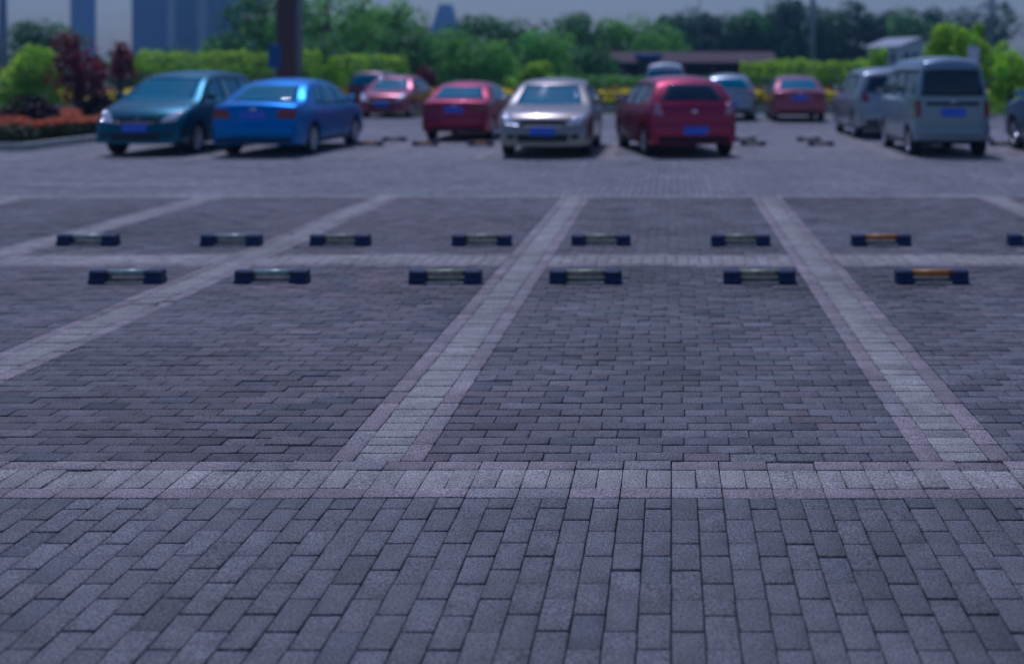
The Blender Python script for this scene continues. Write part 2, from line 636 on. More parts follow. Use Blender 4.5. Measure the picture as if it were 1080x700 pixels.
CARS = {
    'sedan': dict(L=4.5, W=1.76, belt=0.93, tumble=0.40, prof=[(0, .26), (.004, .36), (.008, .5), (.03, .62), (.05, .78), (.07, .92), (.12, .985), (.3, 1.02), (.62, 1.05), (.95, 1.25), (1.3, 1.40), (1.75, 1.455), (2.15, 1.46), (2.5, 1.43), (2.78, 1.35), (3.1, 1.15), (3.4, .97), (3.8, .91), (4.15, .83), (4.34, .74), (4.42, .62), (4.47, .5), (4.495, .38), (4.5, .24)],
                  axles=(.95, 3.62), wr=.315,
                  rear=(.56, .64, 1.075, .50, 1.36), front=(.66, 1.0, .53, 1.36),
                  sides=[[(1.5, .97), (2.28, .965), (2.28, 1.37), (1.75, 1.385)], [(2.36, .965), (3.2, .98), (2.78, 1.31), (2.36, 1.37)], [(1.12, 1.0), (1.42, .98), (1.64, 1.36), (1.4, 1.32)]]),
    'hatch': dict(L=4.2, W=1.78, belt=0.97, tumble=0.5, prof=[(0, .27), (.004, .36), (.01, .5), (.03, .62), (.05, .8), (.09, .95), (.17, 1.05), (.36, 1.27), (.54, 1.42), (.8, 1.485), (1.2, 1.51), (1.7, 1.52), (2.15, 1.48), (2.45, 1.39), (2.85, 1.14), (3.15, .99), (3.6, .91), (3.92, .8), (4.06, .68), (4.13, .55), (4.18, .4), (4.2, .25)],
                  axles=(.72, 3.3), wr=.315,
                  rear=(.58, .62, 1.09, .43, 1.39), front=(.66, 1.03, .53, 1.40),
                  sides=[[(1.05, 1.02), (1.85, 1.0), (1.85, 1.41), (1.05, 1.42)], [(1.93, 1.0), (2.95, 1.0), (2.45, 1.36), (1.93, 1.41)], [(.55, 1.1), (.97, 1.04), (.97, 1.40), (.76, 1.36)]]),
    'mpv': dict(L=4.3, W=1.74, belt=0.99, tumble=0.30, prof=[(0, .28), (.004, .38), (.01, .52), (.03, .68), (.05, .86), (.09, 1.02), (.16, 1.2), (.26, 1.42), (.36, 1.54), (.6, 1.595), (1.2, 1.62), (1.8, 1.615), (2.3, 1.56), (2.6, 1.46), (2.98, 1.23), (3.3, 1.03), (3.65, .96), (3.98, .85), (4.14, .72), (4.22, .58), (4.28, .42), (4.3, .26)],
                axles=(.78, 3.4), wr=.315,
                rear=(.58, .66, 1.08, .54, 1.48), front=(.68, 1.07, .56, 1.5),
                sides=[[(1.05, 1.04), (1.95, 1.03), (1.95, 1.49), (1.05, 1.5)], [(2.03, 1.03), (3.08, 1.05), (2.58, 1.42), (2.03, 1.49)], [(.38, 1.1), (.97, 1.05), (.97, 1.5), (.5, 1.46)]]),
    'suv': dict(L=4.45, W=1.82, belt=1.06, tumble=0.28, prof=[(0, .34), (.004, .45), (.012, .6), (.04, .74), (.06, .92), (.1, 1.08), (.18, 1.28), (.3, 1.5), (.4, 1.61), (.65, 1.67), (1.3, 1.7), (1.9, 1.69), (2.35, 1.63), (2.62, 1.53), (2.98, 1.28), (3.25, 1.1), (3.65, 1.05), (4.1, .97), (4.3, .85), (4.38, .66), (4.43, .48), (4.45, .32)],
                axles=(.82, 3.5), wr=.345,
                rear=(.62, .7, 1.14, .56, 1.54), front=(.7, 1.13, .58, 1.57),
                sides=[[(1.1, 1.1), (1.95, 1.1), (1.95, 1.57), (1.1, 1.58)], [(2.03, 1.1), (3.0, 1.12), (2.58, 1.48), (2.03, 1.57)], [(.42, 1.18), (1.02, 1.12), (1.02, 1.58), (.58, 1.53)]]),
    'van': dict(L=3.85, W=1.52, belt=1.08, tumble=0.16, prof=[(0, .34), (.004, .45), (.008, .6), (.014, .8), (.03, 1.05), (.06, 1.35), (.1, 1.6), (.16, 1.78), (.26, 1.85), (.6, 1.885), (1.5, 1.9), (2.3, 1.885), (2.65, 1.82), (2.86, 1.7), (3.1, 1.42), (3.32, 1.14), (3.55, .98), (3.72, .82), (3.8, .66), (3.835, .5), (3.85, .3)],
                axles=(.62, 3.02), wr=.29,
                rear=(.56, .60, 1.17, .53, 1.68), front=(.6, 1.2, .55, 1.74),
                sides=[[(1.15, 1.13), (1.95, 1.13), (1.95, 1.68), (1.15, 1.68)], [(2.03, 1.13), (3.08, 1.14), (2.76, 1.62), (2.03, 1.68)], [(.22, 1.14), (1.06, 1.13), (1.06, 1.68), (.26, 1.67)]]),
}


def body_mesh(c):
    L, W, belt = c['L'], c['W'], c['belt']
    prof = chaikin(c['prof'], 2)
    hw0 = W / 2

    def plan(y):
        d = min(y, L - y)
        t = max(0.0, 1 - d / 0.75)
        return hw0 * (1 - 0.075 * t * t)

    def half(y, z):
        p = plan(y)
        if z > belt:
            return p * 0.975 - c['tumble'] * (z - belt) - 0.12 * (z - belt) ** 2
        u = (z - 0.62) / 0.4
        return p * (1 - 0.025 * u * u) - (0.03 if z < 0.3 else 0)

    def bottom(y):
        d = min(y, L - y)
        zb0 = c['prof'][0][1]
        return 0.21 + (zb0 - 0.21) * max(0.0, 1 - d / 0.6)

    bm = bmesh.new()
    rings = []
    for (y, zt) in prof:
        zb = min(bottom(y), zt)
        h = zt - zb
        r = min(0.085 + (0.04 if zt > belt + 0.25 else 0), 0.4 * h)
        pts = [(0.0, zb), (half(y, zb) * 0.85, zb)]
        zs_ = zt - r
        NS = 11
        for k in range(NS):
            z = zb + (zs_ - zb) * k / (NS - 1)
            pts.append((half(y, z), z))
        xe = half(y, zs_)
        for k in range(1, 5):
            a = k / 4 * math.pi / 2
            pts.append((xe - r * (1 - math.cos(a)), zs_ + r * math.sin(a) - 0.0))
        x1 = xe - r
        crown = 0.05 if zt > belt + 0.1 else 0.04
        crown = min(crown, 0.3 * h)
        for k in range(1, 7):
            x = x1 * (1 - k / 6)
            pts.append((x, zt + crown * (1 - (x / max(x1, 1e-4)) ** 2) - 0.0))
        bow = 0.0
        fr = max(0.0, 1 - y / 1.3)
        ff = max(0.0, 1 - (L - y) / 1.3)
        ring = []
        for (x, z) in pts:
            q = abs(x) / hw0
            yy = y + 0.13 * fr * fr * q ** 2.6 - 0.17 * ff * ff * q ** 2.4
            ring.append((x, yy, z))
        rings.append(ring)
    n = len(rings[0])
    grid = []
    for ring in rings:
        right = [bm.verts.new(p) for p in ring]
        left = [right[0]] + [bm.verts.new((-p[0], p[1], p[2])) for p in ring[1:-1]] + [right[-1]]
        grid.append(right + left[-2:0:-1])
    m = len(grid[0])
    for i in range(len(grid) - 1):
        for k in range(m):
            try:
                bm.faces.new((grid[i][k], grid[i][(k + 1) % m], grid[i + 1][(k + 1) % m], grid[i + 1][k]))
            except ValueError:
                pass
    bm.faces.new(grid[0])
    bm.faces.new(grid[-1][::-1])
    bmesh.ops.remove_doubles(bm, verts=bm.verts[:], dist=0.0004)
    bmesh.ops.dissolve_degenerate(bm, edges=bm.edges[:], dist=0.0003)
    bmesh.ops.recalc_face_normals(bm, faces=bm.faces[:])
    return bm


def cut_wells(bm, c):
    """cut the four wheel wells out of the closed body"""
    me = bpy.data.meshes.new('body')
    bm.to_mesh(me)
    ob = bpy.data.objects.new('body', me)
    link(ob)
    cb = bmesh.new()
    for ya in c['axles']:
        for s in (-1, 1):
            r = bmesh.ops.create_cone(cb, cap_ends=True, segments=28, radius1=c['wr'] + 0.045, radius2=c['wr'] + 0.045, depth=0.6)
            bmesh.ops.rotate(cb, verts=r['verts'], cent=(0, 0, 0), matrix=Matrix.Rotation(math.pi / 2, 3, 'Y'))
            bmesh.ops.translate(cb, verts=r['verts'], vec=(s * (c['W'] / 2 + 0.05), ya, c['wr'] + 0.012))
    cme = bpy.data.meshes.new('cutter')
    cb.to_mesh(cme)
    cb.free()
    co = bpy.data.objects.new('cutter', cme)
    link(co)
    md = ob.modifiers.new('wells', 'BOOLEAN')
    md.object = co
    md.operation = 'DIFFERENCE'
    md.solver = 'EXACT'
    bpy.context.view_layer.update()
    dg = bpy.context.evaluated_depsgraph_get()
    res = bpy.data.meshes.new_from_object(ob.evaluated_get(dg))
    bpy.data.objects.remove(ob)
    bpy.data.objects.remove(co)
    return res


def patch(name, bvh, corners, axis, sign, m, parent, off=0.006, nu=8, nv=6):
    """a panel laid on the body: four corners in front/rear view (x,z) or side view (y,z), carried onto the skin"""
    bm = bmesh.new()
    c0, c1, c2, c3 = corners
    g = []
    back = {}
    for j in range(nv + 1):
        v = j / nv
        line = []
        for i in range(nu + 1):
            u = i / nu
            a = (c0[0] * (1 - u) + c1[0] * u, c0[1] * (1 - u) + c1[1] * u)
            b2 = (c3[0] * (1 - u) + c2[0] * u, c3[1] * (1 - u) + c2[1] * u)
            p, z = a[0] * (1 - v) + b2[0] * v, a[1] * (1 - v) + b2[1] * v
            if axis == 'Y':
                o, d = Vector((p, sign * 10, z)), Vector((0, -sign, 0))
            elif axis == 'X':
                o, d = Vector((sign * 5, p, z)), Vector((-sign, 0, 0))
            else:
                o, d = Vector((p, z, 5)), Vector((0, 0, -1))
            hit, nrm, _, _ = bvh.ray_cast(o, d)
            line.append(bm.verts.new(hit + nrm * off) if hit is not None else None)
            if hit is not None and (i in (0, nu) or j in (0, nv)):
                back[line[-1]] = hit - nrm * 0.004
        g.append(line)
    for j in range(nv):
        for i in range(nu):
            q = (g[j][i], g[j][i + 1], g[j + 1][i + 1], g[j + 1][i])
            if all(q):
                bm.faces.new(q)
    bmesh.ops.recalc_face_normals(bm, faces=bm.faces[:])
    # give the sheet its outward side
    if bm.faces:
        f = max(bm.faces, key=lambda f_: f_.calc_area())
        ctr = f.calc_center_median()
        out = Vector((0, sign, 0)) if axis == 'Y' else (Vector((sign, 0, 0)) if axis == 'X' else Vector((0, 0, 1)))
        if f.normal.dot(out) < 0:
            bmesh.ops.reverse_faces(bm, faces=bm.faces[:])
        # ... and an edge down to the skin
        lo = {v: bm.verts.new(p) for v, p in back.items()}
        for e in [e for e in bm.edges if e.is_boundary]:
            a_, b_ = e.verts
            if a_ in lo and b_ in lo:
                bm.faces.new((b_, a_, lo[a_], lo[b_]))
    me = bpy.data.meshes.new(name)
    bm.to_mesh(me)
    bm.free()
    for p in me.polygons:
        p.use_smooth = True
    return mesh_obj(name, me, m, parent)


def wheel_meshes(wr):
    bm = bmesh.new()
    w = 0.1
    bm_lathe_x(bm, [(-w, wr * 0.62), (-w, wr * 0.9), (-w * 0.8, wr * 0.985), (-w * 0.4, wr), (w * 0.4, wr), (w * 0.8, wr * 0.985), (w, wr * 0.9), (w, wr * 0.66), (w * 0.6, wr * 0.62)], 32)
    bmesh.ops.recalc_face_normals(bm, faces=bm.faces[:])
    t = bpy.data.meshes.new('wheel')
    bm.to_mesh(t)
    bm.free()
    t.materials.append(M['tyre'])
    bm = bmesh.new()
    bm_lathe_x(bm, [(w * 0.35, 0.001), (w * 0.35, wr * 0.5), (w * 0.9, wr * 0.6), (w * 0.98, wr * 0.66), (w * 0.7, wr * 0.67)], 32)
    bm_lathe_x(bm, [(w * 0.8, 0.0015), (w * 0.8, wr * 0.14), (w * 0.4, wr * 0.19)], 20)
    for k in range(5):
        a = 2 * math.pi * k / 5
        bm_box(bm, 0, wr * 0.36, 0, 0.03, wr * 0.5, wr * 0.17, 0.008, None)
    # rotate each spoke: done by rebuilding with matrices
    bm.free()
    bm = bmesh.new()
    bm_lathe_x(bm, [(w * 0.3, 0.001), (w * 0.3, wr * 0.5), (w * 0.9, wr * 0.6), (w * 0.98, wr * 0.66), (w * 0.7, wr * 0.67)], 32)
    bm_lathe_x(bm, [(w * 0.85, 0.0015), (w * 0.82, wr * 0.13), (w * 0.4, wr * 0.18)], 20)
    for k in range(5):
        before = set(bm.verts)
        bm_box(bm, w * 0.65, wr * 0.36, 0, 0.035, wr * 0.52, wr * 0.2, 0.01)
        new = [v for v in bm.verts if v not in before]
        bmesh.ops.rotate(bm, verts=new, cent=(0, 0, 0), matrix=Matrix.Rotation(2 * math.pi * k / 5, 3, 'X'))
    bmesh.ops.recalc_face_normals(bm, faces=bm.faces[:])
    r = bpy.data.meshes.new('rim')
    bm.to_mesh(r)
    bm.free()
    for p in r.polygons:
        p.use_smooth = False
    r.materials.append(M['rim'])
    return t, r


wheel_cache = {}
body_cache = {}


def car(kind, loc, rz, colour, label, cat, glass='glass', rear_glass=None, two_tone=None, detail=True, scale=1.0, group=None, name='parked_car'):
    """a car whose tail stands at the local origin and whose nose points along local +Y"""
    c = CARS[kind]
    L, W = c['L'], c['W']
    root = empty(name, loc, rz)
    tag(root, label, cat, group or 'cars parked in the far bays')
    if kind not in body_cache:
        bm = body_mesh(c)
        bvh = BVHTree.FromBMesh(bm)
        me = cut_wells(bm, c)
        bm.free()
        for p in me.polygons:
            p.use_smooth = True
        body_cache[kind] = (bvh, me)
    bvh, me = body_cache[kind]
    me = me.copy()
    me.materials.clear()
    me.materials.append(colour)
    body = bpy.data.objects.new('body', me)
    link(body, root)
    es = body.modifiers.new('edges', 'EDGE_SPLIT')
    es.split_angle = R(48)
    # glass
    rw = c['rear']
    patch('rear_window', bvh, [(-rw[1], rw[2]), (rw[1], rw[2]), (rw[3], rw[4]), (-rw[3], rw[4])], 'Y', -1, M[rear_glass or glass], root, 0.007, 10, 8)
    fw = c['front']
    ws = patch('windscreen', bvh, [(-fw[0], fw[1]), (fw[0], fw[1]), (fw[2], fw[3]), (-fw[2], fw[3])], 'Y', 1, M[glass], root, 0.007, 10, 8)
    for s in (-1, 1):
        for q in c['sides']:
            patch('side_window', bvh, q, 'X', s, M[rear_glass or glass], root, 0.006, 6, 6)
    # wheels
    if c['wr'] not in wheel_cache:
        wheel_cache[c['wr']] = wheel_meshes(c['wr'])
    tm, rm = wheel_cache[c['wr']]
    for ya in c['axles']:
        for s in (-1, 1):
            w = bpy.data.objects.new('wheel', tm)
            link(w, root)
            w.location = (s * (W / 2 - 0.125), ya, c['wr'])
            w.rotation_euler = (random.uniform(0, 6), 0, 0 if s > 0 else math.pi)
            link(bpy.data.objects.new('rim', rm), w)
    bz, zt = c['prof'][0][1], c['belt']
    # tail: lamps, bumper trim, plate, badge
    if kind == 'van':
        for s in (-1, 1):
            patch('tail_light', bvh, [(s * .60, .78), (s * .70, .78), (s * .69, 1.08), (s * .60, 1.08)], 'Y', -1, M['lamp_red'], root, 0.012, 4, 5)
        patch('bumper', bvh, [(-.72, .40), (.72, .40), (.72, .58), (-.72, .58)], 'Y', -1, colour, root, 0.035, 16, 3)
        patch('tailgate_trim', bvh, [(-.5, .99), (.5, .99), (.5, 1.06), (-.5, 1.06)], 'Y', -1, M['trim'], root, 0.016, 8, 2)
        px_, pz_ = 0.0, 0.86
    elif kind == 'sedan':
        for s in (-1, 1):
            patch('tail_light', bvh, [(s * .44, .74), (s * .8, .74), (s * .8, .92), (s * .48, .91)], 'Y', -1, M['lamp_red'], root, 0.01, 6, 4)
        patch('bumper_trim', bvh, [(-.74, .28), (.74, .28), (.72, .36), (-.72, .36)], 'Y', -1, M['trim'], root, 0.008, 10, 2)
        px_, pz_ = 0.0, 0.80
    else:
        dz = zt - 0.97
        for s in (-1, 1):
            patch('tail_light', bvh, [(s * .60, .80 + dz), (s * .79, .84 + dz), (s * .745, 1.06 + dz), (s * .66, 1.04 + dz)], 'Y', -1, M['lamp_pink' if kind == 'hatch' else 'lamp_red'], root, 0.012, 5, 5)
        patch('bumper_trim', bvh, [(-.7, .29 + bz - .27), (.7, .29 + bz - .27), (.68, .40 + bz - .27), (-.68, .40 + bz - .27)], 'Y', -1, M['trim'], root, 0.008, 10, 2)
        px_, pz_ = 0.0, (0.52 if kind == 'hatch' else 0.80)
    if kind != 'van':
        b0 = bz + .12
        patch('bumper', bvh, [(-W / 2 + .1, b0), (W / 2 - .1, b0), (W / 2 - .1, b0 + .26), (-W / 2 + .1, b0 + .26)], 'Y', -1, colour, root, 0.028, 18, 4)
    hit, nrm, _, _ = bvh.ray_cast(Vector((px_, -5, pz_)), Vector((0, 1, 0)))
    if kind == 'hatch':
        hit = hit + Vector((0, -0.03, 0))
    bm = bmesh.new()
    bm_box(bm, px_, hit.y - 0.012, pz_, 0.47, 0.014, 0.16, 0.004)
    pl = bm_obj('number_plate', bm, M['number_plate'], root)
    bm = bmesh.new()
    for dx, dz2, sx, sz in ((0, .074, .458, .004), (0, -.074, .458, .004), (-.227, 0, .004, .144), (.227, 0, .004, .144)):
        bm_box(bm, px_ + dx, hit.y - 0.021, pz_ + dz2, sx, 0.004, sz)
    for k in range(7):
        bm_box(bm, px_ - 0.175 + k * 0.058 + (0.012 if k > 1 else 0), hit.y - 0.021, pz_, 0.015, 0.004, 0.062)
    bm_obj('plate_marking', bm, M['plate_line'], pl)
    zb_ = pz_ + (0.2 if kind != 'hatch' else 0.36)
    hit, nrm, _, _ = bvh.ray_cast(Vector((0, -5, min(zb_, zt - .02))), Vector((0, 1, 0)))
    bm = bmesh.new()
    bmesh.ops.create_uvsphere(bm, u_segments=14, v_segments=8, radius=0.5)
    bmesh.ops.scale(bm, verts=bm.verts[:], vec=(0.13, 0.02, 0.075))
    bmesh.ops.translate(bm, verts=bm.verts[:], vec=(0, hit.y - 0.008, hit.z))
    bm_obj('badge', bm, M['chrome'], root, True)
    # nose: headlights, grille, lower intake, plate
    hz = c['prof'][-5][1]
    nose = {'sedan': (.70, .62), 'hatch': (.72, .62), 'mpv': (.78, .66), 'suv': (.90, .75), 'van': (.88, .72)}[kind]
    for s in (-1, 1):
        patch('headlight', bvh, [(s * .43, nose[1] - .01), (s * .72, nose[1] + .02), (s * .79, nose[1] + .24), (s * .6, nose[1] + .17)] if kind != 'van' else [(s * .42, .74), (s * .66, .74), (s * .66, .92), (s * .44, .9)], 'Y', 1, M['lamp_clear'], root, 0.012, 6, 5)
        patch('fog_light', bvh, [(s * .52, .37), (s * .68, .37), (s * .68, .45), (s * .54, .45)], 'Y', 1, M['trim'], root, 0.008, 4, 3)
    patch('grille', bvh, [(-.38, nose[1] - .02), (.38, nose[1] - .02), (.44, nose[1] + .085), (-.44, nose[1] + .085)], 'Y', 1, M['trim'], root, 0.01, 10, 3)
    patch('lower_intake', bvh, [(-.46, .32), (.46, .32), (.5, .46), (-.5, .46)], 'Y', 1, M['trim'], root, 0.008, 10, 3)
    hit, nrm, _, _ = bvh.ray_cast(Vector((0, 9, nose[1] - .1)), Vector((0, -1, 0)))
    bm = bmesh.new()
    bm_box(bm, 0, hit.y + 0.02, nose[1] - .1, 0.47, 0.014, 0.16, 0.004)
    pl = bm_obj('number_plate', bm, M['number_plate'], root)
    bm = bmesh.new()
    for dx, dz2, sx, sz in ((0, .074, .458, .004), (0, -.074, .458, .004), (-.227, 0, .004, .144), (.227, 0, .004, .144)):
        bm_box(bm, dx, hit.y + 0.029, nose[1] - .1 + dz2, sx, 0.004, sz)
    for k in range(7):
        bm_box(bm, 0.175 - k * 0.058 - (0.012 if k > 1 else 0), hit.y + 0.029, nose[1] - .1, 0.015, 0.004, 0.062)
    bm_obj('plate_marking', bm, M['plate_line'], pl)
    # mirrors, door handles, sill trim, aerial
    q = c['sides'][1]
    my, mz = q[1][0] - 0.12, q[1][1] + 0.06
    for s in (-1, 1):
        hit, nrm, _, _ = bvh.ray_cast(Vector((s * 4, my, mz)), Vector((-s, 0, 0)))
        bm = bmesh.new()
        bm_box(bm, hit.x + s * 0.115, my, mz + .02, 0.17, 0.11, 0.13, 0.03)
        bm_box(bm, hit.x + s * 0.02, my, mz - .01, 0.06, 0.05, 0.04, 0.01)
        mr = bm_obj('mirror', bm, colour if kind != 'van' else M['trim'], root, True)
        bm = bmesh.new()
        bm_box(bm, hit.x + s * 0.118, my - 0.057, mz + .02, 0.13, 0.006, 0.095, 0.002)
        bm_obj('mirror_glass', bm, M['chrome'], mr)
        for qq in c['sides'][:2]:
            hy = min(qq[0][0], qq[1][0]) + 0.16
            hit2, nrm2, _, _ = bvh.ray_cast(Vector((s * 4, hy, zt - 0.1)), Vector((-s, 0, 0)))
            bm = bmesh.new()
            bm_box(bm, hit2.x + s * 0.014, hy, zt - 0.1, 0.03, 0.19, 0.028, 0.008)
            bm_obj('door_handle', bm, colour, root, True)
        patch('sill_trim', bvh, [(c['axles'][0] + .4, .235), (c['axles'][1] - .4, .235), (c['axles'][1] - .4, .30), (c['axles'][0] + .4, .30)], 'X', s, M['trim'], root, 0.012, 10, 2)
    # wipers lying on the screens
    hit, nrm, _, _ = bvh.ray_cast(Vector((0.1, 9, fw[1] + .02)), Vector((0, -1, 0)))
    if kind in ('hatch', 'suv', 'mpv', 'van'):
        hit, nrm, _, _ = bvh.ray_cast(Vector((0.0, -5, rw[2] + .05)), Vector((0, 1, 0)))
        bm = bmesh.new()
        bm_tube(bm, [(0.0, hit.y - .03, rw[2] + .0), (0.34, hit.y + 0.0, rw[2] + .06)], [0.011, 0.008], 6)
        bm_obj('rear_wiper', bm, M['trim'], root)
    return root


P = {
    'teal': paint('dark_teal_paint', (0.0, 0.11, 0.16), 0.7, 0.36, 0.4),
    'blue': paint('bright_blue_paint', (0.006, 0.2, 0.58), 0.75, 0.38, 0.35),
    'red': paint('wine_red_paint', (0.42, 0.016, 0.075), 0.6, 0.4, 0.5),
    'red2': paint('deep_red_paint', (0.4, 0.012, 0.06), 0.6, 0.4, 0.5),
    'rose': paint('rosy_red_paint', (0.4, 0.07, 0.1), 0.4),
    'champ': paint('champagne_paint', (0.40, 0.345, 0.29), 0.6),
    'silver': paint('silver_paint', (0.36, 0.40, 0.43), 0.6),
    'pale': paint('pale_silver_van_paint', (0.27, 0.36, 0.40), 0.45),
    'white': paint('white_paint', (0.66, 0.66, 0.68), 0.0),
    'bluegrey': paint('blue_grey_paint', (0.14, 0.22, 0.32), 0.5),
    'maroon': paint('dull_maroon_paint', (0.13, 0.015, 0.025), 0.3),
}
PI = math.pi
# noses towards the viewer: turned half round, so the tail is placed at Y + L
car('mpv', (-10.28, 20.75 + 4.3, 0), PI, P['teal'], 'dark teal people carrier facing the viewer, leftmost of the parked cars', 'car')
car('sedan', (-7.96, 20.6, 0), R(-1), P['blue'], 'bright blue sedan seen from behind beside the dark teal people carrier', 'car')
car('sedan', (-10.05, 37.6 + 4.5, 0), PI, P['rose'], 'rosy red car facing the viewer far behind the blue sedan', 'car')
car('mpv', (-12.1, 43.2, 0), R(3), P['maroon'], 'maroon car mostly hidden behind the rosy red car facing the viewer', 'car')
small = car('sedan', (-5.08, 25.3, 0), R(-1), P['red2'], 'wine red sedan seen from behind left of the champagne sedan', 'car')
small.scale = (0.93, 0.93, 0.93)
car('sedan', (-2.42, 20.35 + 4.5, 0), PI, P['champ'], 'champagne silver sedan facing the viewer between two red cars', 'car')
car('hatch', (0.46, 20.55, 0), R(13), P['red'], 'red hatchback with dark rear window parked askew, seen from behind', 'car', rear_glass='dark_glass')
car('van', (-0.2, 36.4, 0), R(0), P['white'], 'white van whose roof shows above the red hatchback', 'van', name='parked_van')
car('hatch', (1.92, 35.4, 0), R(0), P['silver'], 'silver blue hatchback half hidden behind the right side of the red hatchback', 'car')
car('sedan', (4.12, 34.6, 0), R(-1), P['rose'], 'dusty red sedan seen from behind in front of the tall trimmed hedge', 'car')
car('suv', (5.35, 25.9, 0), R(0), P['silver'], 'silver off-roader half hidden behind the silver van', 'car', rear_glass='dark_glass')
car('van', (5.36, 20.6, 0), R(0), P['pale'], 'silver minivan with big dark rear window seen from behind', 'van', rear_glass='dark_glass', name='parked_van')
car('suv', (8.12, 19.45, 0), R(0), P['bluegrey'], 'blue grey car cut off by the right edge of the photo', 'car')

# ------------------------------------------------------------------ foliage
def leaves(name, pts, nrms, size, tints, m, parent=None, aspect=1.0, flat=0.55):
    """leaf-sized quads at pts; tints is one rgb multiplier per leaf"""
    n = len(pts)
    a = rng.normal(size=(n, 3))
    if nrms is not None:
        up = nrms + np.array([0, 0, 0.8])
        up = up / (np.linalg.norm(up, axis=1, keepdims=True) + 1e-9)
        a = a / np.linalg.norm(a, axis=1, keepdims=True) * (1 - flat) + up * flat
    a /= np.linalg.norm(a, axis=1, keepdims=True) + 1e-9
    b = rng.normal(size=(n, 3))
    u = np.cross(a, b)
    u /= np.linalg.norm(u, axis=1, keepdims=True) + 1e-9
    v = np.cross(a, u)
    s = size * rng.uniform(0.6, 1.35, (n, 1))
    u = u * s * 0.5 * aspect
    v = v * s * 0.5
    V = np.stack([pts - u, pts - v * 0.62, pts + u, pts + v * 0.62], axis=1).astype(np.float32)
    me = bpy.data.meshes.new(name)
    me.vertices.add(n * 4)
    me.vertices.foreach_set('co', V.reshape(-1))
    me.loops.add(n * 4)
    me.loops.foreach_set('vertex_index', np.arange(n * 4, dtype=np.int32))
    me.polygons.add(n)
    me.polygons.foreach_set('loop_start', np.arange(0, n * 4, 4, dtype=np.int32))
    me.update(calc_edges=True)
    at_ = me.attributes.new('tint', 'FLOAT_COLOR', 'FACE')
    C = np.ones((n, 4), np.float32)
    C[:, :3] = tints
    at_.data.foreach_set('color', C.reshape(-1))
    return mesh_obj(name, me, m, parent)


def crown_points(n, rx, ry, rz, clumps, cl=0.38, taper=0.25):
    """leaves gathered in uneven clumps through the crown's volume"""
    ctr = []
    while len(ctr) < clumps:
        p = rng.uniform(-1, 1, 3)
        d = (np.abs(p) ** 2.8).sum() ** (1 / 2.8)
        if 0.35 < d < 1.0:
            k = 1 - taper * max(0, p[2])
            ctr.append((p[0] * k, p[1] * k, p[2]))
    ctr = np.array(ctr)
    who = rng.integers(0, clumps, n)
    rad = cl * rng.uniform(0.65, 1.3, clumps)
    d = rng.normal(size=(n, 3))
    d /= np.linalg.norm(d, axis=1, keepdims=True)
    rr = rng.uniform(0.45, 1.0, (n, 1)) ** 0.6
    p = ctr[who] * 0.78 + d * rr * rad[who][:, None]
    hue = rng.normal(0, 0.16, clumps)
    t = 1 + hue[who][:, None] + rng.normal(0, 0.16, (n, 1))
    warm = rng.normal(0, 0.1, (n, 1)) + rng.normal(0, 0.08, clumps)[who][:, None]
    tint = np.concatenate([t * (1 + warm), t, t * (1 - warm * 0.5)], axis=1).clip(0.35, 1.9)
    return p * np.array([rx, ry, rz]), d, tint


LEAF = {
    'shade': leaf_mat('shaded_shrub_leaf', (0.03, 0.075, 0.03), 0.25),  # darker plants, with the tall hedges' lower shade put into the leaf colour
    'deep': leaf_mat('deep_green_leaf', (0.08, 0.22, 0.08), 0.45),
    'mid': leaf_mat('mid_green_leaf', (0.14, 0.34, 0.07), 0.5),
    'bright': leaf_mat('yellow_green_leaf', (0.31, 0.5, 0.012), 0.5),
    'hedge': leaf_mat('hedge_leaf', (0.31, 0.5, 0.012), 0.5),
    'dark': leaf_mat('dark_blue_green_leaf', (0.05, 0.12, 0.1), 0.4),
    'purple': leaf_mat('purple_red_leaf', (0.16, 0.025, 0.05), 0.45),
    'plum': leaf_mat('plum_dark_leaf', (0.035, 0.012, 0.022), 0.3),
    'orange': leaf_mat('orange_flower', (0.55, 0.17, 0.1), 0.4),
    'yellow': leaf_mat('yellow_flower', (0.85, 0.8, 0.01), 0.4),
    'box': leaf_mat('box_hedge_leaf', (0.035, 0.06, 0.02), 0.3),
}
def tree(name, px, ytop, wpx, Y, kind, label, cat='tree', group=None, base=0.2, n=4200, leaf=None, clumps=26, depth=1.0):
    X, H = at(px, Y), zat(ytop, Y)
    r = wpx * Y / FPX / 2
    zb = H * base
    root = empty(name, (X, Y, -0.05), random.uniform(-0.3, 0.3))
    tag(root, label, cat, group)
    h = H - zb
    p, d, t = crown_points(n, r, r * depth, h / 2, clumps)
    p[:, 2] += zb + h / 2
    leaves('crown', p, d, leaf or max(0.14, 0.0042 * Y), t, LEAF[kind], root)
    bm = bmesh.new()
    tr = 0.035 * H + 0.03
    bend = random.uniform(-0.15, 0.15)
    bm_tube(bm, [(0, 0, 0), (bend * 0.4, 0.03, H * 0.25), (bend, 0, H * 0.55), (bend * 0.6, 0.05, H * 0.85)], [tr * 1.25, tr, tr * 0.7, tr * 0.25], 9)
    for k in range(6):
        a = k * 2.4 + random.uniform(-.3, .3)
        z0 = H * random.uniform(0.25, 0.6)
        L_ = r * random.uniform(0.5, 0.8)
        bm_tube(bm, [(bend * .5, 0, z0), (bend * .5 + math.cos(a) * L_ * .5, math.sin(a) * L_ * .5, z0 + L_ * .35), (bend * .5 + math.cos(a) * L_, math.sin(a) * L_, z0 + L_ * .85)], [tr * .5, tr * .32, tr * .1], 6)
    bm_obj('trunk', bm, M['bark'], root, True)
    return root


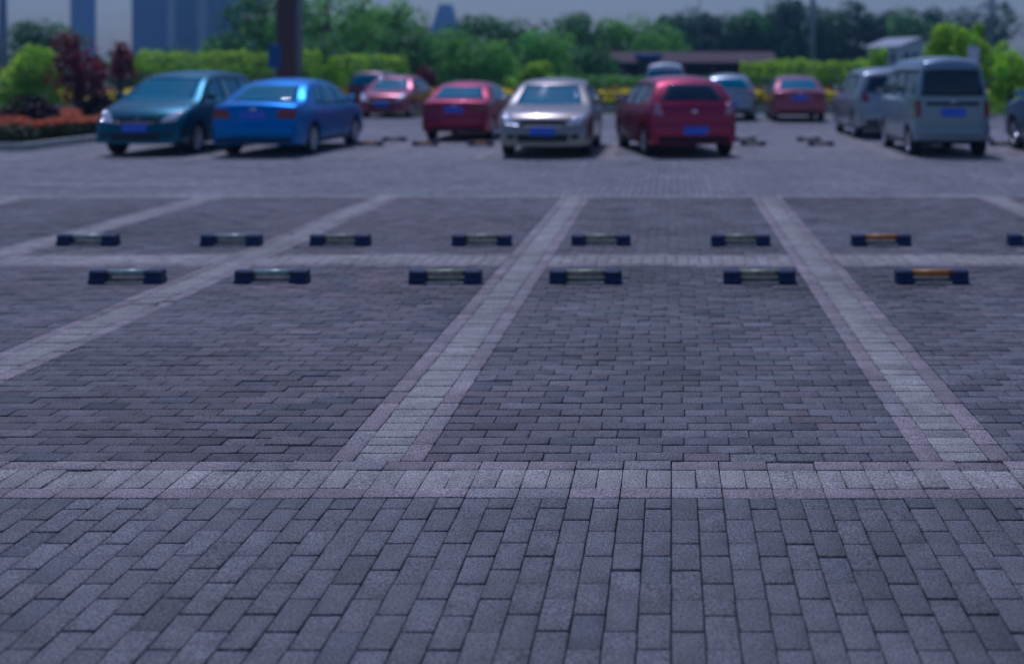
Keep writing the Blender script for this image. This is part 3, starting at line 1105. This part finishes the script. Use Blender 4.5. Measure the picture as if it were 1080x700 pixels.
def hedge(name, x0, x1, y0, y1, h, kind, label, cat='hedge', group=None, z0=0.0, dens=260, size=0.13, wob=0.1, kindprop=None, core=True, steady=False):
    """a clipped hedge: leaves over an uneven box, thin woody core inside"""
    area = (x1 - x0) * (y1 - y0) + 2 * (x1 - x0) * h + 2 * (y1 - y0) * h
    n = int(min(60000, area * dens))
    lx, ly = x1 - x0, y1 - y0
    wts = np.array([lx * ly, lx * h, lx * h, ly * h, ly * h])
    face = rng.choice(5, n, p=wts / wts.sum())
    u, v = rng.uniform(0, 1, n), rng.uniform(0, 1, n)
    p = np.empty((n, 3))
    nr = np.zeros((n, 3))
    for f in range(5):
        s = face == f
        if f == 0:
            p[s] = np.stack([x0 + lx * u[s], y0 + ly * v[s], np.full(s.sum(), h)], 1); nr[s] = (0, 0, 1)
        elif f in (1, 2):
            p[s] = np.stack([x0 + lx * u[s], np.full(s.sum(), y0 if f == 1 else y1), h * v[s]], 1); nr[s] = (0, -1 if f == 1 else 1, 0)
        else:
            p[s] = np.stack([np.full(s.sum(), x0 if f == 3 else x1), y0 + ly * u[s], h * v[s]], 1); nr[s] = (-1 if f == 3 else 1, 0, 0)
    # clipped round: the shoulders fall away towards both long sides
    tz = np.clip((p[:, 2] / h - 0.45) / 0.55, 0, 1)
    yc, xc = (y0 + y1) / 2, (x0 + x1) / 2
    f = (np.abs(p[:, 1] - yc) / (ly / 2)).clip(0, 1)
    top_ = face == 0
    p[top_, 2] -= 0.28 * h * f[top_] ** 2.5
    p[~top_, 2] *= np.where(np.abs(nr[~top_, 1]) > 0.5, 0.74, 1 - 0.26 * f[~top_] ** 2.5)
    ph = rng.uniform(0, 6, 4)
    w = np.sin(p[:, 0] * 1.7 + ph[0]) * 0.5 + np.sin(p[:, 0] * 4.1 + p[:, 1] * 2.2 + ph[1]) * 0.3 + np.sin(p[:, 0] * 9 + p[:, 2] * 7 + ph[2]) * 0.25
    p += nr * (w[:, None] * wob + rng.normal(0, 0.05, (n, 1)) - 0.02)
    p[:, 2] = np.maximum(p[:, 2], 0.02) + z0
    c = np.array([(x0 + x1) / 2, (y0 + y1) / 2, 0.0])
    t = 1 + 0.15 * w[:, None] + rng.normal(0, 0.18, (n, 1))
    warm = rng.normal(0, 0.08, (n, 1))
    tint = np.concatenate([t * (1 + warm), t, t], 1).clip(0.35, 1.8)
    root = empty(name, (c[0], c[1], 0))
    tag(root, label, cat, group, kindprop)
    leaves('foliage', p - c, nr, size, tint, LEAF[kind], root, flat=0.6)
    bm = bmesh.new()
    k = 0
    x = x0 + 0.3
    while x < x1 - 0.2:
        bm_tube(bm, [(x - c[0], 0, -0.04), (x - c[0] + random.uniform(-.1, .1), random.uniform(-.1, .1), (h + z0) * 0.5), (x - c[0] + random.uniform(-.2, .2), random.uniform(-.15, .15), (h + z0) * 0.85)], [0.04, 0.03, 0.01], 5)
        x += random.uniform(0.5, 0.8)
    o = bm_obj('stems', bm, M['bark'], root)
    o['kind'] = 'stuff'
    return root


def flower_stuff(name, x0, x1, y0, y1, h0, h1, kind, label, dens=420, size=0.09, cat='flowers', green='box', z0=0.0, slope=0.0):
    """a dense drift of flower heads over low leaves: nobody could count it"""
    lx, ly = x1 - x0, y1 - y0
    n = int(lx * ly * dens)
    x, y = rng.uniform(x0, x1, n), rng.uniform(y0, y1, n)
    hh = h0 + (h1 - h0) * (0.5 + 0.3 * np.sin(x * 2.3) + 0.2 * np.sin(x * 5.7 + y * 3))
    z = hh * rng.uniform(0.72, 1.0, n) + z0 - slope * (y1 - y) / ly
    t = 1 + rng.normal(0, 0.2, (n, 1))
    w = rng.normal(0, 0.12, (n, 1))
    c = np.array([(x0 + x1) / 2, (y0 + y1) / 2, 0])
    tint = np.concatenate([t, t * (1 + w), t * (1 + w)], 1).clip(0.4, 1.7)
    o = leaves(name, np.stack([x, y, z], 1) - c, np.tile([0, -0.3, 1.0], (n, 1)), size, tint, LEAF[kind], None, flat=0.3)
    o.location = c
    tag(o, label, cat, None, 'stuff')
    n = int(lx * ly * dens * 1.2)
    x, y = rng.uniform(x0, x1, n), rng.uniform(y0, y1, n)
    z = h0 * rng.uniform(0.05, 0.9, n) + z0
    t = 1 + rng.normal(0, 0.2, (n, 1))
    o2 = leaves('bedding_leaves', np.stack([x, y, z], 1) - c, None, size * 1.2, np.repeat(t, 3, 1).clip(.4, 1.7), LEAF[green], None)
    o2.location = c
    tag(o2, 'dark green leaves under the ' + label, 'leaves', None, 'stuff')


# planter island at the left, nearest the viewer
def planter():
    bm = bmesh.new()
    x1, y0 = -13.3, 22.3
    bm_box(bm, (x1 - 30) / 2, y0 + 0.08, 0.075, (x1 + 30), 0.16, 0.17, 0.015)
    bm_box(bm, x1 - 0.08, (y0 + 0.165 + 33) / 2, 0.075, 0.16, 33 - y0 - 0.165, 0.17, 0.015)
    o = bm_obj('kerb', bm, M['kerb'])
    o['kind'] = 'structure'
    sheet('planter_soil', -30, x1 - 0.16, y0 + 0.16, 33, 0.11, M['soil'])


planter()
hedge('low_hedge', -19.5, -13.6, 22.6, 23.3, 0.38, 'box', 'low dark clipped hedge along the kerb of the left planter', z0=0.1, size=0.08, wob=0.06, dens=420)
flower_stuff('orange_flowers', -20, -13.6, 23.4, 28.5, 0.42, 0.6, 'orange', 'orange red flowers in the left planter', z0=0.1, size=0.09)


def shrub(px, ytop, wpx, Y, kind, label, n=2200):
    X, H = at(px, Y), zat(ytop, Y)
    r = wpx * Y / FPX / 2
    root = empty('shrub', (X, Y, 0))
    tag(root, label, 'shrub')
    p, d, t = crown_points(n, r, r * 0.8, H * 0.5, 14, 0.45)
    p[:, 2] += H * 0.5
    p[:, 2] = np.abs(p[:, 2])
    leaves('foliage', p, d, 0.11, t, LEAF[kind], root)
    bm = bmesh.new()
    for k in range(5):
        a = k * 1.3
        bm_tube(bm, [(0.05 * math.cos(a), 0.05 * math.sin(a), 0), (r * .4 * math.cos(a), r * .4 * math.sin(a), H * .7)], [0.025, 0.008], 5)
    bm_obj('stem', bm, M['bark'], root)


shrub(38, 103, 56, 25.4, 'plum', 'dark plum shrub rising behind the orange flowers in the left planter')
shrub(108, 92, 42, 27.5, 'plum', 'dark plum shrub tucked behind the nose of the dark teal people carrier')
shrub(8, 112, 34, 24.9, 'plum', 'small plum shrub at the left edge behind the orange flowers', 1200)
tree('purple_leaf_tree', 84, 21, 62, 30.5, 'purple', 'purple leaved tree rising from the left planter', base=0.25, n=1200, clumps=26, leaf=0.15)
tree('purple_leaf_tree', 127, 38, 34, 36, 'purple', 'smaller purple leaved tree between the planter tree and the twin blue towers', base=0.3, n=520, clumps=13, leaf=0.17)

# far flower bed right across the back of the lot
bed = bmesh.new()
bm_box(bed, -8, 45.9, 0.06, 80, 0.2, 0.22, 0.02)
o = bm_obj('far_kerb', bed, M['kerb'])
o['kind'] = 'structure'
hedge('low_hedge', -34, 20, 46.2, 46.9, 0.3, 'box', 'long low dark hedge edging the far flower bed', dens=160, wob=0.05)
flower_stuff('yellow_flowers', -34, 20, 47.0, 48.3, 0.72, 0.9, 'yellow', 'yellow flowers in the far bed', dens=260, size=0.15, slope=0.34)
flower_stuff('far_orange_flowers', -34, 20, 48.4, 49.3, 0.9, 1.0, 'orange', 'orange red flowers at the back of the far bed', dens=90, size=0.15, slope=0.2)
# clipped hedges
hedge('clipped_hedge', -25.0, -16.6, 50.4, 51.8, 2.5, 'hedge', 'tall yellow green clipped hedge behind the dark teal people carrier', wob=0.12, dens=150, size=0.17)
hedge('clipped_hedge', -16.2, -12.6, 50.9, 52.2, 2.35, 'hedge', 'short yellow green clipped hedge right of the brown pylon', wob=0.12, dens=150, size=0.17)
hedge('clipped_hedge', 3.3, 9.2, 50.4, 52.0, 2.1, 'hedge', 'tall yellow green clipped hedge behind the dusty red sedan', wob=0.14, dens=160, size=0.17)
hedge('clipped_hedge', -9, 3.0, 58, 59.5, 1.32, 'mid', 'low mid green hedge in front of the red roofed shelter', wob=0.1, dens=140, size=0.18)
hedge('clipped_hedge', 11.2, 17.0, 41.6, 42.6, 0.85, 'hedge', 'low yellow green hedge right of the silver minivan', wob=0.08, dens=200, size=0.13)
hedge('shaded_dark_hedge', -25.2, -16.7, 49.5, 50.2, 1.5, 'shade', 'darker lower planting with painted-in shade at the foot of the tall hedge behind the dark teal people carrier', wob=0.08, dens=170, size=0.16)  # added row: darker plants that also stand in for shade under the tall hedge
hedge('shaded_dark_hedge', 3.1, 9.4, 49.5, 50.2, 1.25, 'shade', 'darker lower planting with painted-in shade at the foot of the tall hedge behind the dusty red sedan', wob=0.08, dens=170, size=0.16)  # likewise added, its dark leaves partly painting the hedge's own shade
tree('yellow_green_bush', 30, 47, 92, 44, 'bright', 'broad yellow green bush at the left edge behind the planter', 'bush', base=0.02, n=4200, leaf=0.2)
tree('yellow_green_bush', 532, 78, 34, 49.8, 'bright', 'yellow green bush just left of the champagne sedan roof', 'bush', base=0.02, n=1200, leaf=0.17, clumps=9)
tree('yellow_green_bush', 567, 62, 46, 56, 'bright', 'yellow green bush above the champagne sedan roof', 'bush', base=0.02, n=1500, leaf=0.2, clumps=10)
tree('red_leaf_bush', 453, 68, 40, 50.4, 'purple', 'reddish leaved bush left of the wine red sedan roof', 'bush', base=0.05, n=1400, leaf=0.18, clumps=9)

# brown pylon, sign post and lamp posts
root = empty('brown_pylon', (at(304, 49.8), 49.8, 0))
tag(root, 'tall brown square pylon rising out of the frame behind the hedges', 'pylon')
bm = bmesh.new()
bm_box(bm, 0, 0, 4.6, 0.86, 0.7, 9.3, 0.03)
bm_obj('shaft', bm, M['pylon'], root)
bm = bmesh.new()
bm_box(bm, 0.5, 0.02, 4.5, 0.14, 0.6, 9.1, 0.02)
bm_obj('edge_strip', bm, M['pylon_side'], root)
bm = bmesh.new()
bm_box(bm, 0.05, 0, 0.15, 1.25, 1.0, 0.42, 0.04)
bm_obj('plinth', bm, M['kerb'], root)

root = empty('sign_post', (at(290, 44.5), 44.5, 0))
tag(root, 'small blue sign on a post in front of the brown pylon', 'sign')
bm = bmesh.new()
bm_tube(bm, [(0, 0, -0.05), (0, 0, 2.75)], [0.05, 0.05], 10)
bm_obj('post', bm, M['steel'], root, True)
bm = bmesh.new()
bm_box(bm, 0, -0.07, 2.25, 0.5, 0.05, 0.95, 0.02)
bm_obj('sign_face', bm, M['blue_sign'], root)


def lamp_post(px, ytop, Y, w, label, arm=1.0):
    X, H = at(px, Y), zat(ytop, Y)
    root = empty('street_lamp', (X, Y, -0.05))
    tag(root, label, 'street lamp')
    bm = bmesh.new()
    bm_tube(bm, [(0, 0, 0), (0, 0, H * 0.5), (0, 0, H)], [w, w * 0.8, w * 0.55], 12)
    bm_obj('pole', bm, M['steel'], root, True)
    bm = bmesh.new()
    bm_tube(bm, [(0, 0, 0), (0, 0, 0.35)], [w * 1.9, w * 1.6], 12)
    bm_obj('base', bm, M['steel'], root)
    bm = bmesh.new()
    bm_tube(bm, [(0, 0, H - .05), (arm * .5, 0, H + .12), (arm, 0, H + .15)], [w * .45, w * .4, w * .35], 8)
    a = bm_obj('arm', bm, M['steel'], root, True)
    bm = bmesh.new()
    bm_box(bm, arm + .2, 0, H + .13, .55, .22, .1, .03)
    bm_obj('lamp_head', bm, M['steel'], a)


lamp_post(857, -60, 54, 0.17, 'grey blue street lamp pole rising behind the tall clipped hedge on the right')
lamp_post(738, -60, 95, 0.07, 'thin street lamp pole in front of the far dark trees right of the red hatchback')
lamp_post(1046, -70, 62, 0.16, 'pale street lamp pole behind the bright trees at the right')
lamp_post(3, -30, 47, 0.24, 'thick blue grey street lamp pole at the left edge', -1.0)
# pale post behind the van
root = empty('parking_post', (at(1026, 33), 33, 0))
tag(root, 'pale square post just behind the right side of the silver minivan', 'post')
bm = bmesh.new()
bm_box(bm, 0, 0, 1.2, 0.26, 0.2, 2.46, 0.02)
bm_obj('shaft', bm, M['steel'], root)
bm = bmesh.new()
bm_box(bm, 0, -0.11, 2.1, 0.34, 0.03, 0.5, 0.01)
bm_obj('plate', bm, M['wall_white'], root)

# ------------------------------------------------------------------ trees behind
T = tree
T('broad_tree', 278, -10, 124, 66, 'deep', 'dark broad tree behind the brown pylon', base=0.12, n=5200)
T('broad_tree', 345, -22, 150, 64, 'mid', 'tall green tree right of the brown pylon', base=0.12, n=6000)
T('broad_tree', 402, -6, 112, 68, 'mid', 'round green tree right of the tall tree by the brown pylon', base=0.1, n=5000)
T('broad_tree', 350, 34, 150, 58, 'deep', 'low dark tree behind the far rosy red car', base=0.05, n=5000)
T('broad_tree', 425, 26, 80, 60, 'deep', 'low dark tree between the two far red cars', base=0.05, n=3600)
T('broad_tree', 466, 30, 110, 72, 'mid', 'green tree straight below the far tapered tower', base=0.05, n=4000)
T('broad_tree', 516, 10, 104, 84, 'deep', 'blue green tree right of the far tapered tower', base=0.05, n=3600)
T('broad_tree', 500, 34, 104, 62, 'mid', 'low green tree behind the wine red sedan', base=0.04, n=3600)
T('broad_tree', 565, 26, 104, 64, 'mid', 'low green tree behind the champagne sedan', base=0.04, n=3600)
T('broad_tree', 604, 12, 104, 80, 'deep', 'green tree behind the right side of the champagne sedan', base=0.05, n=3600)
T('broad_tree', 655, 12, 100, 82, 'mid', 'light green tree left of the red hatchback roof', base=0.05, n=3800)
T('broad_tree', 625, 42, 80, 70, 'deep', 'low dark tree at the left end of the red roofed shelter', base=0.04, n=2600)
words = ['first', 'second', 'third', 'fourth', 'fifth', 'sixth', 'seventh', 'eighth', 'ninth', 'tenth', 'eleventh', 'twelfth']
T('broad_tree', 694, 26, 96, 88, 'mid', 'light green tree between the red hatchback roof and the far dark row', base=0.05, n=3400)
T('broad_tree', 545, 30, 96, 90, 'deep', 'wide blue green tree above the gap between the wine red and champagne cars', base=0.05, n=3800)
T('broad_tree', 440, 30, 84, 80, 'mid', 'rounded green tree just left of the far tapered tower', base=0.05, n=3400)
rowd = [(696, 24, 52), (728, 22, 54), (757, 15, 50), (790, 19, 56), (820, 12, 46), (842, 2, 56), (872, 16, 50), (905, 8, 58), (935, 12, 52), (962, 16, 52), (995, 14, 60), (1040, 10, 66)]
for i, (px, yt, w) in enumerate(rowd):
    T('row_tree', px, yt - 8, w * 1.6, 104 + (i * 37 % 9), 'dark' if i % 3 else 'deep', words[i] + ' tree from the left in the far dark tree row at the right', group='trees in the far dark row', base=0.03, n=3200, clumps=20)
T('young_tree', 1000, 23, 56, 38.5, 'bright', 'bright yellow green young tree just right of the minivan roof', base=0.3, n=2400, leaf=0.16, clumps=16)
T('young_tree', 1030, 22, 46, 40.5, 'bright', 'bright young tree behind the pale square post', base=0.3, n=2000, leaf=0.16, clumps=14)
T('young_tree', 1066, 40, 64, 39.5, 'bright', 'bright yellow green young tree at the right edge', base=0.15, n=2600, leaf=0.16, clumps=18)
T('young_tree', 925, 46, 34, 55, 'bright', 'small yellow green young tree above the silver off-roader', base=0.25, n=1300, leaf=0.19, clumps=10)
T('broad_tree', 45, 22, 90, 72, 'deep', 'dark tree behind the broad yellow green bush at the left', base=0.05, n=3200)
T('broad_tree', 165, 48, 120, 78, 'deep', 'dark low tree in front of the twin blue towers', base=0.03, n=3600)
T('broad_tree', 235, 44, 60, 76, 'mid', 'green low tree at the foot of the right blue tower', base=0.03, n=2400)

# ------------------------------------------------------------------ buildings
# long low shelter
root = empty('low_shelter', (at(722, 76), 76, 0))
tag(root, 'long low shelter with red brown tiled roof behind the red hatchback', 'shelter')
SL = 12.5
bm = bmesh.new()
pts = [(-1.6, 2.25), (0, 2.98), (1.6, 2.25), (1.6, 2.13), (0, 2.84), (-1.6, 2.13)]
a = [bm.verts.new((-SL / 2, y, z)) for y, z in pts]
b_ = [bm.verts.new((SL / 2, y, z)) for y, z in pts]
for k in range(6):
    bm.faces.new((a[k], a[(k + 1) % 6], b_[(k + 1) % 6], b_[k]))
bm.faces.new(a[::-1]); bm.faces.new(b_)
bm_obj('roof', bm, M['roof_red'], root)
bm = bmesh.new()
bm_box(bm, 0, 1.1, 1.05, SL - .6, 0.18, 2.2)
bm_obj('back_wall', bm, M['wall_dark'], root)
for k in range(7):
    bm = bmesh.new()
    bm_box(bm, -SL / 2 + .4 + k * (SL - .8) / 6, -1.3, 1.05, .18, .18, 2.2, .01)
    bm_obj('post', bm, M['pylon'], root)
root = empty('blue_booth', (at(684, 71), 71, 0))
tag(root, 'small booth with blue roof peeping over the hedge left of the red hatchback', 'booth')
bm = bmesh.new()
bm_box(bm, 0, 0, 1.15, 1.3, 1.3, 2.4, .02)
bm_obj('wall', bm, M['wall_dark'], root)
bm = bmesh.new()
bm_box(bm, 0, 0, 2.55, 1.8, 1.7, 0.4, .08)
bm_obj('roof', bm, M['blue_sign'], root)

# white building
def white_building():
    Y = 92
    root = empty('white_building', (at(970, Y), Y, 0), R(24))
    tag(root, 'white two storey building with pitched grey roof behind the minivan', 'building')
    w, d, h = 4.2, 4.6, 3.7
    bm = bmesh.new()
    base = [(-w / 2, 0), (w / 2, 0), (w / 2, d), (-w / 2, d)]
    lo = [bm.verts.new((x, y, -0.05)) for x, y in base]
    hi = [bm.verts.new((x, y, h)) for x, y in base]
    g0, g1 = bm.verts.new((0, 0, h + 0.7)), bm.verts.new((0, d, h + 0.7))
    bm.faces.new((lo[0], lo[1], hi[1], g0, hi[0]))
    bm.faces.new((lo[1], lo[2], hi[2], hi[1]))
    bm.faces.new((lo[2], lo[3], hi[3], g1, hi[2]))
    bm.faces.new((lo[3], lo[0], hi[0], hi[3]))
    bm.faces.new((hi[1], hi[2], g1, g0)); bm.faces.new((hi[0], g0, g1, hi[3])); bm.faces.new(lo[::-1])
    bm_obj('wall', bm, M['wall_white'], root)
    bm = bmesh.new()
    for s in (-1, 1):
        q = []
        for t in (0.012, 0.13):
            for x, z in ((s * (w / 2 + .3), h - .12), (0, h + 0.7)):
                for y in (-.3, d + .3):
                    q.append(bm.verts.new((x, y, z + t)))
        for f in ((0, 1, 3, 2), (4, 5, 7, 6), (0, 1, 5, 4), (2, 3, 7, 6), (0, 2, 6, 4), (1, 3, 7, 5)):
            bm.faces.new([q[i] for i in f])
    bm_obj('roof', bm, M['roof_grey'], root)
    for zz in (1.0, 2.75):
        for k in range(4):
            bm = bmesh.new()
            bm_box(bm, -w / 2 + .75 + k * 0.9, -0.02, zz, .6, .06, .9, .01)
            f = bm_obj('window', bm, M['tower_pale'], root)
            bm = bmesh.new()
            bm_box(bm, -w / 2 + .75 + k * 0.9, -0.06, zz, .48, .03, .76)
            bm_obj('pane', bm, M['pane'], f)
        for k in range(4):
            bm = bmesh.new()
            bm_box(bm, -w / 2 - .02, 0.8 + k * 1.0, zz, .06, .6, .9, .01)
            f = bm_obj('window', bm, M['tower_pale'], root)
            bm = bmesh.new()
            bm_box(bm, -w / 2 - .06, 0.8 + k * 1.0, zz, .03, .48, .76)
            bm_obj('pane', bm, M['pane'], f)


white_building()


def tower(px0, px1, Y, H, label, depth=16, fins=(), taper=None):
    X0, X1 = at(px0, Y), at(px1, Y)
    w = X1 - X0
    root = empty('tower_block', ((X0 + X1) / 2, Y, 0))
    tag(root, label, 'tower')
    bm = bmesh.new()
    if taper is None:
        bm_box(bm, 0, depth / 2, H / 2 - .1, w, depth, H)
    else:
        t0, zt0 = taper
        ring = []
        for z, s in ((-.1, 1.0), (zt0, 1.0), (H * 0.94, t0), (H, t0 * .92)):
            ring.append([bm.verts.new((sx * w / 2 * s, depth / 2 + sy * depth / 2 * s, z)) for sx, sy in ((-1, -1), (1, -1), (1, 1), (-1, 1))])
        for i in range(3):
            for k in range(4):
                bm.faces.new((ring[i][k], ring[i][(k + 1) % 4], ring[i + 1][(k + 1) % 4], ring[i + 1][k]))
        bm.faces.new(ring[-1])
    bm_obj('wall', bm, M['tower_blue'], root)
    # storey bands, and pale fins up the front
    nst = int(H / 3.6)
    if taper is None:
        for k in range(nst):
            bm = bmesh.new()
            bm_box(bm, 0, -0.06, 2.6 + k * 3.6, w - 1.0, 0.1, 1.9)
            bm_obj('window', bm, M['tower_glass'], root)
    for f0, fw_ in fins:
        bm = bmesh.new()
        bm_box(bm, -w / 2 + w * f0, -0.45, H / 2, w * fw_, 0.6, H + .8)
        bm_obj('fin', bm, M['tower_pale'], root)


tower(139, 186, 420, 62, 'left of the twin blue glass towers on the skyline', fins=((0.9, 0.16),))
tower(190, 262, 428, 66, 'right and wider of the twin blue glass towers on the skyline', fins=((0.33, 0.14),))
tower(74, 92, 520, 50, 'slim blue tower on the skyline above the purple leaved tree', 8)
tower(453, 482, 640, 41, 'far tapered blue tower on the skyline above the centre trees', 14, taper=(0.5, 24))

# ------------------------------------------------------------------ air
def haze():
    bm = bmesh.new()
    bmesh.ops.create_cube(bm, size=1.0)
    m = bpy.data.materials.new('haze_air')
    m.use_nodes = True
    nt = m.node_tree
    for n in list(nt.nodes):
        nt.nodes.remove(n)
    out = nt.nodes.new('ShaderNodeOutputMaterial')
    v = nt.nodes.new('ShaderNodeVolumePrincipled')
    v.inputs['Color'].default_value = (0.4, 0.72, 1.0, 1)
    v.inputs['Density'].default_value = HAZE
    v.inputs['Anisotropy'].default_value = 0.2
    nt.links.new(v.outputs['Volume'], out.inputs['Volume'])
    o = bm_obj('haze', bm, m)
    o.scale = (1500, 900, 76)
    o.location = (0, 330, 36.9)
    tag(o, 'thin blue summer haze over the car park and skyline', 'haze', None, 'stuff')
    return o


HAZE = 0.0008
USE_HAZE = True
if USE_HAZE:
    haze()

# ------------------------------------------------------------------ light and camera
SUN_EL, SUN_AZ = 64.0, -20.0       # azimuth from +Y, negative = to the left
world = bpy.data.worlds.new('World')
scene.world = world
world.use_nodes = True
nt = world.node_tree
bg = nt.nodes['Background']
sky = nt.nodes.new('ShaderNodeTexSky')
sky.sky_type = 'NISHITA'
sky.sun_disc = False
sky.sun_elevation = R(SUN_EL)
sky.sun_rotation = R(SUN_AZ)
sky.air_density = 1.3
sky.dust_density = 1.4
sky.ozone_density = 2.0
nt.links.new(sky.outputs['Color'], bg.inputs['Color'])
bg.inputs['Strength'].default_value = 0.132

sd = bpy.data.lights.new('Sun', 'SUN')
sd.energy = 4.0
sd.angle = R(0.5)
sd.color = (1.0, 0.96, 0.9)
so = bpy.data.objects.new('Sun', sd)
link(so)
dv = Vector((math.sin(R(SUN_AZ)) * math.cos(R(SUN_EL)), math.cos(R(SUN_AZ)) * math.cos(R(SUN_EL)), math.sin(R(SUN_EL))))
so.rotation_euler = (-dv).to_track_quat('-Z', 'Y').to_euler()
so.location = dv * 50

cd = bpy.data.cameras.new('Camera')
cd.sensor_width = 36
cd.lens = 36 * FPX / 1080
cd.shift_x = -(VX - 540) / 1080
cd.shift_y = -(350 - VY) / 1080
cd.clip_start = 0.1
cd.clip_end = 6000
cd.dof.use_dof = True
cd.dof.focus_distance = 4.5
cd.dof.aperture_fstop = 1.2
cam = bpy.data.objects.new('Camera', cd)
link(cam)
cam.location = (0, 0, EYE)
cam.rotation_euler = (R(90), 0, 0)
scene.camera = cam

vs = scene.view_settings
vs.view_transform = 'Standard'
vs.look = 'None'
vs.gamma = 1
vs.use_curve_mapping = False
vs.exposure = -1.5
vs.use_white_balance = True
vs.white_balance_temperature = 4980
vs.white_balance_tint = 26
scene.cycles.use_denoising = True
scene.cycles.volume_bounces = 0
scene.cycles.max_bounces = 8
scene.cycles.diffuse_bounces = 6
scene.cycles.transmission_bounces = 8
scene.cycles.filter_width = 1.1
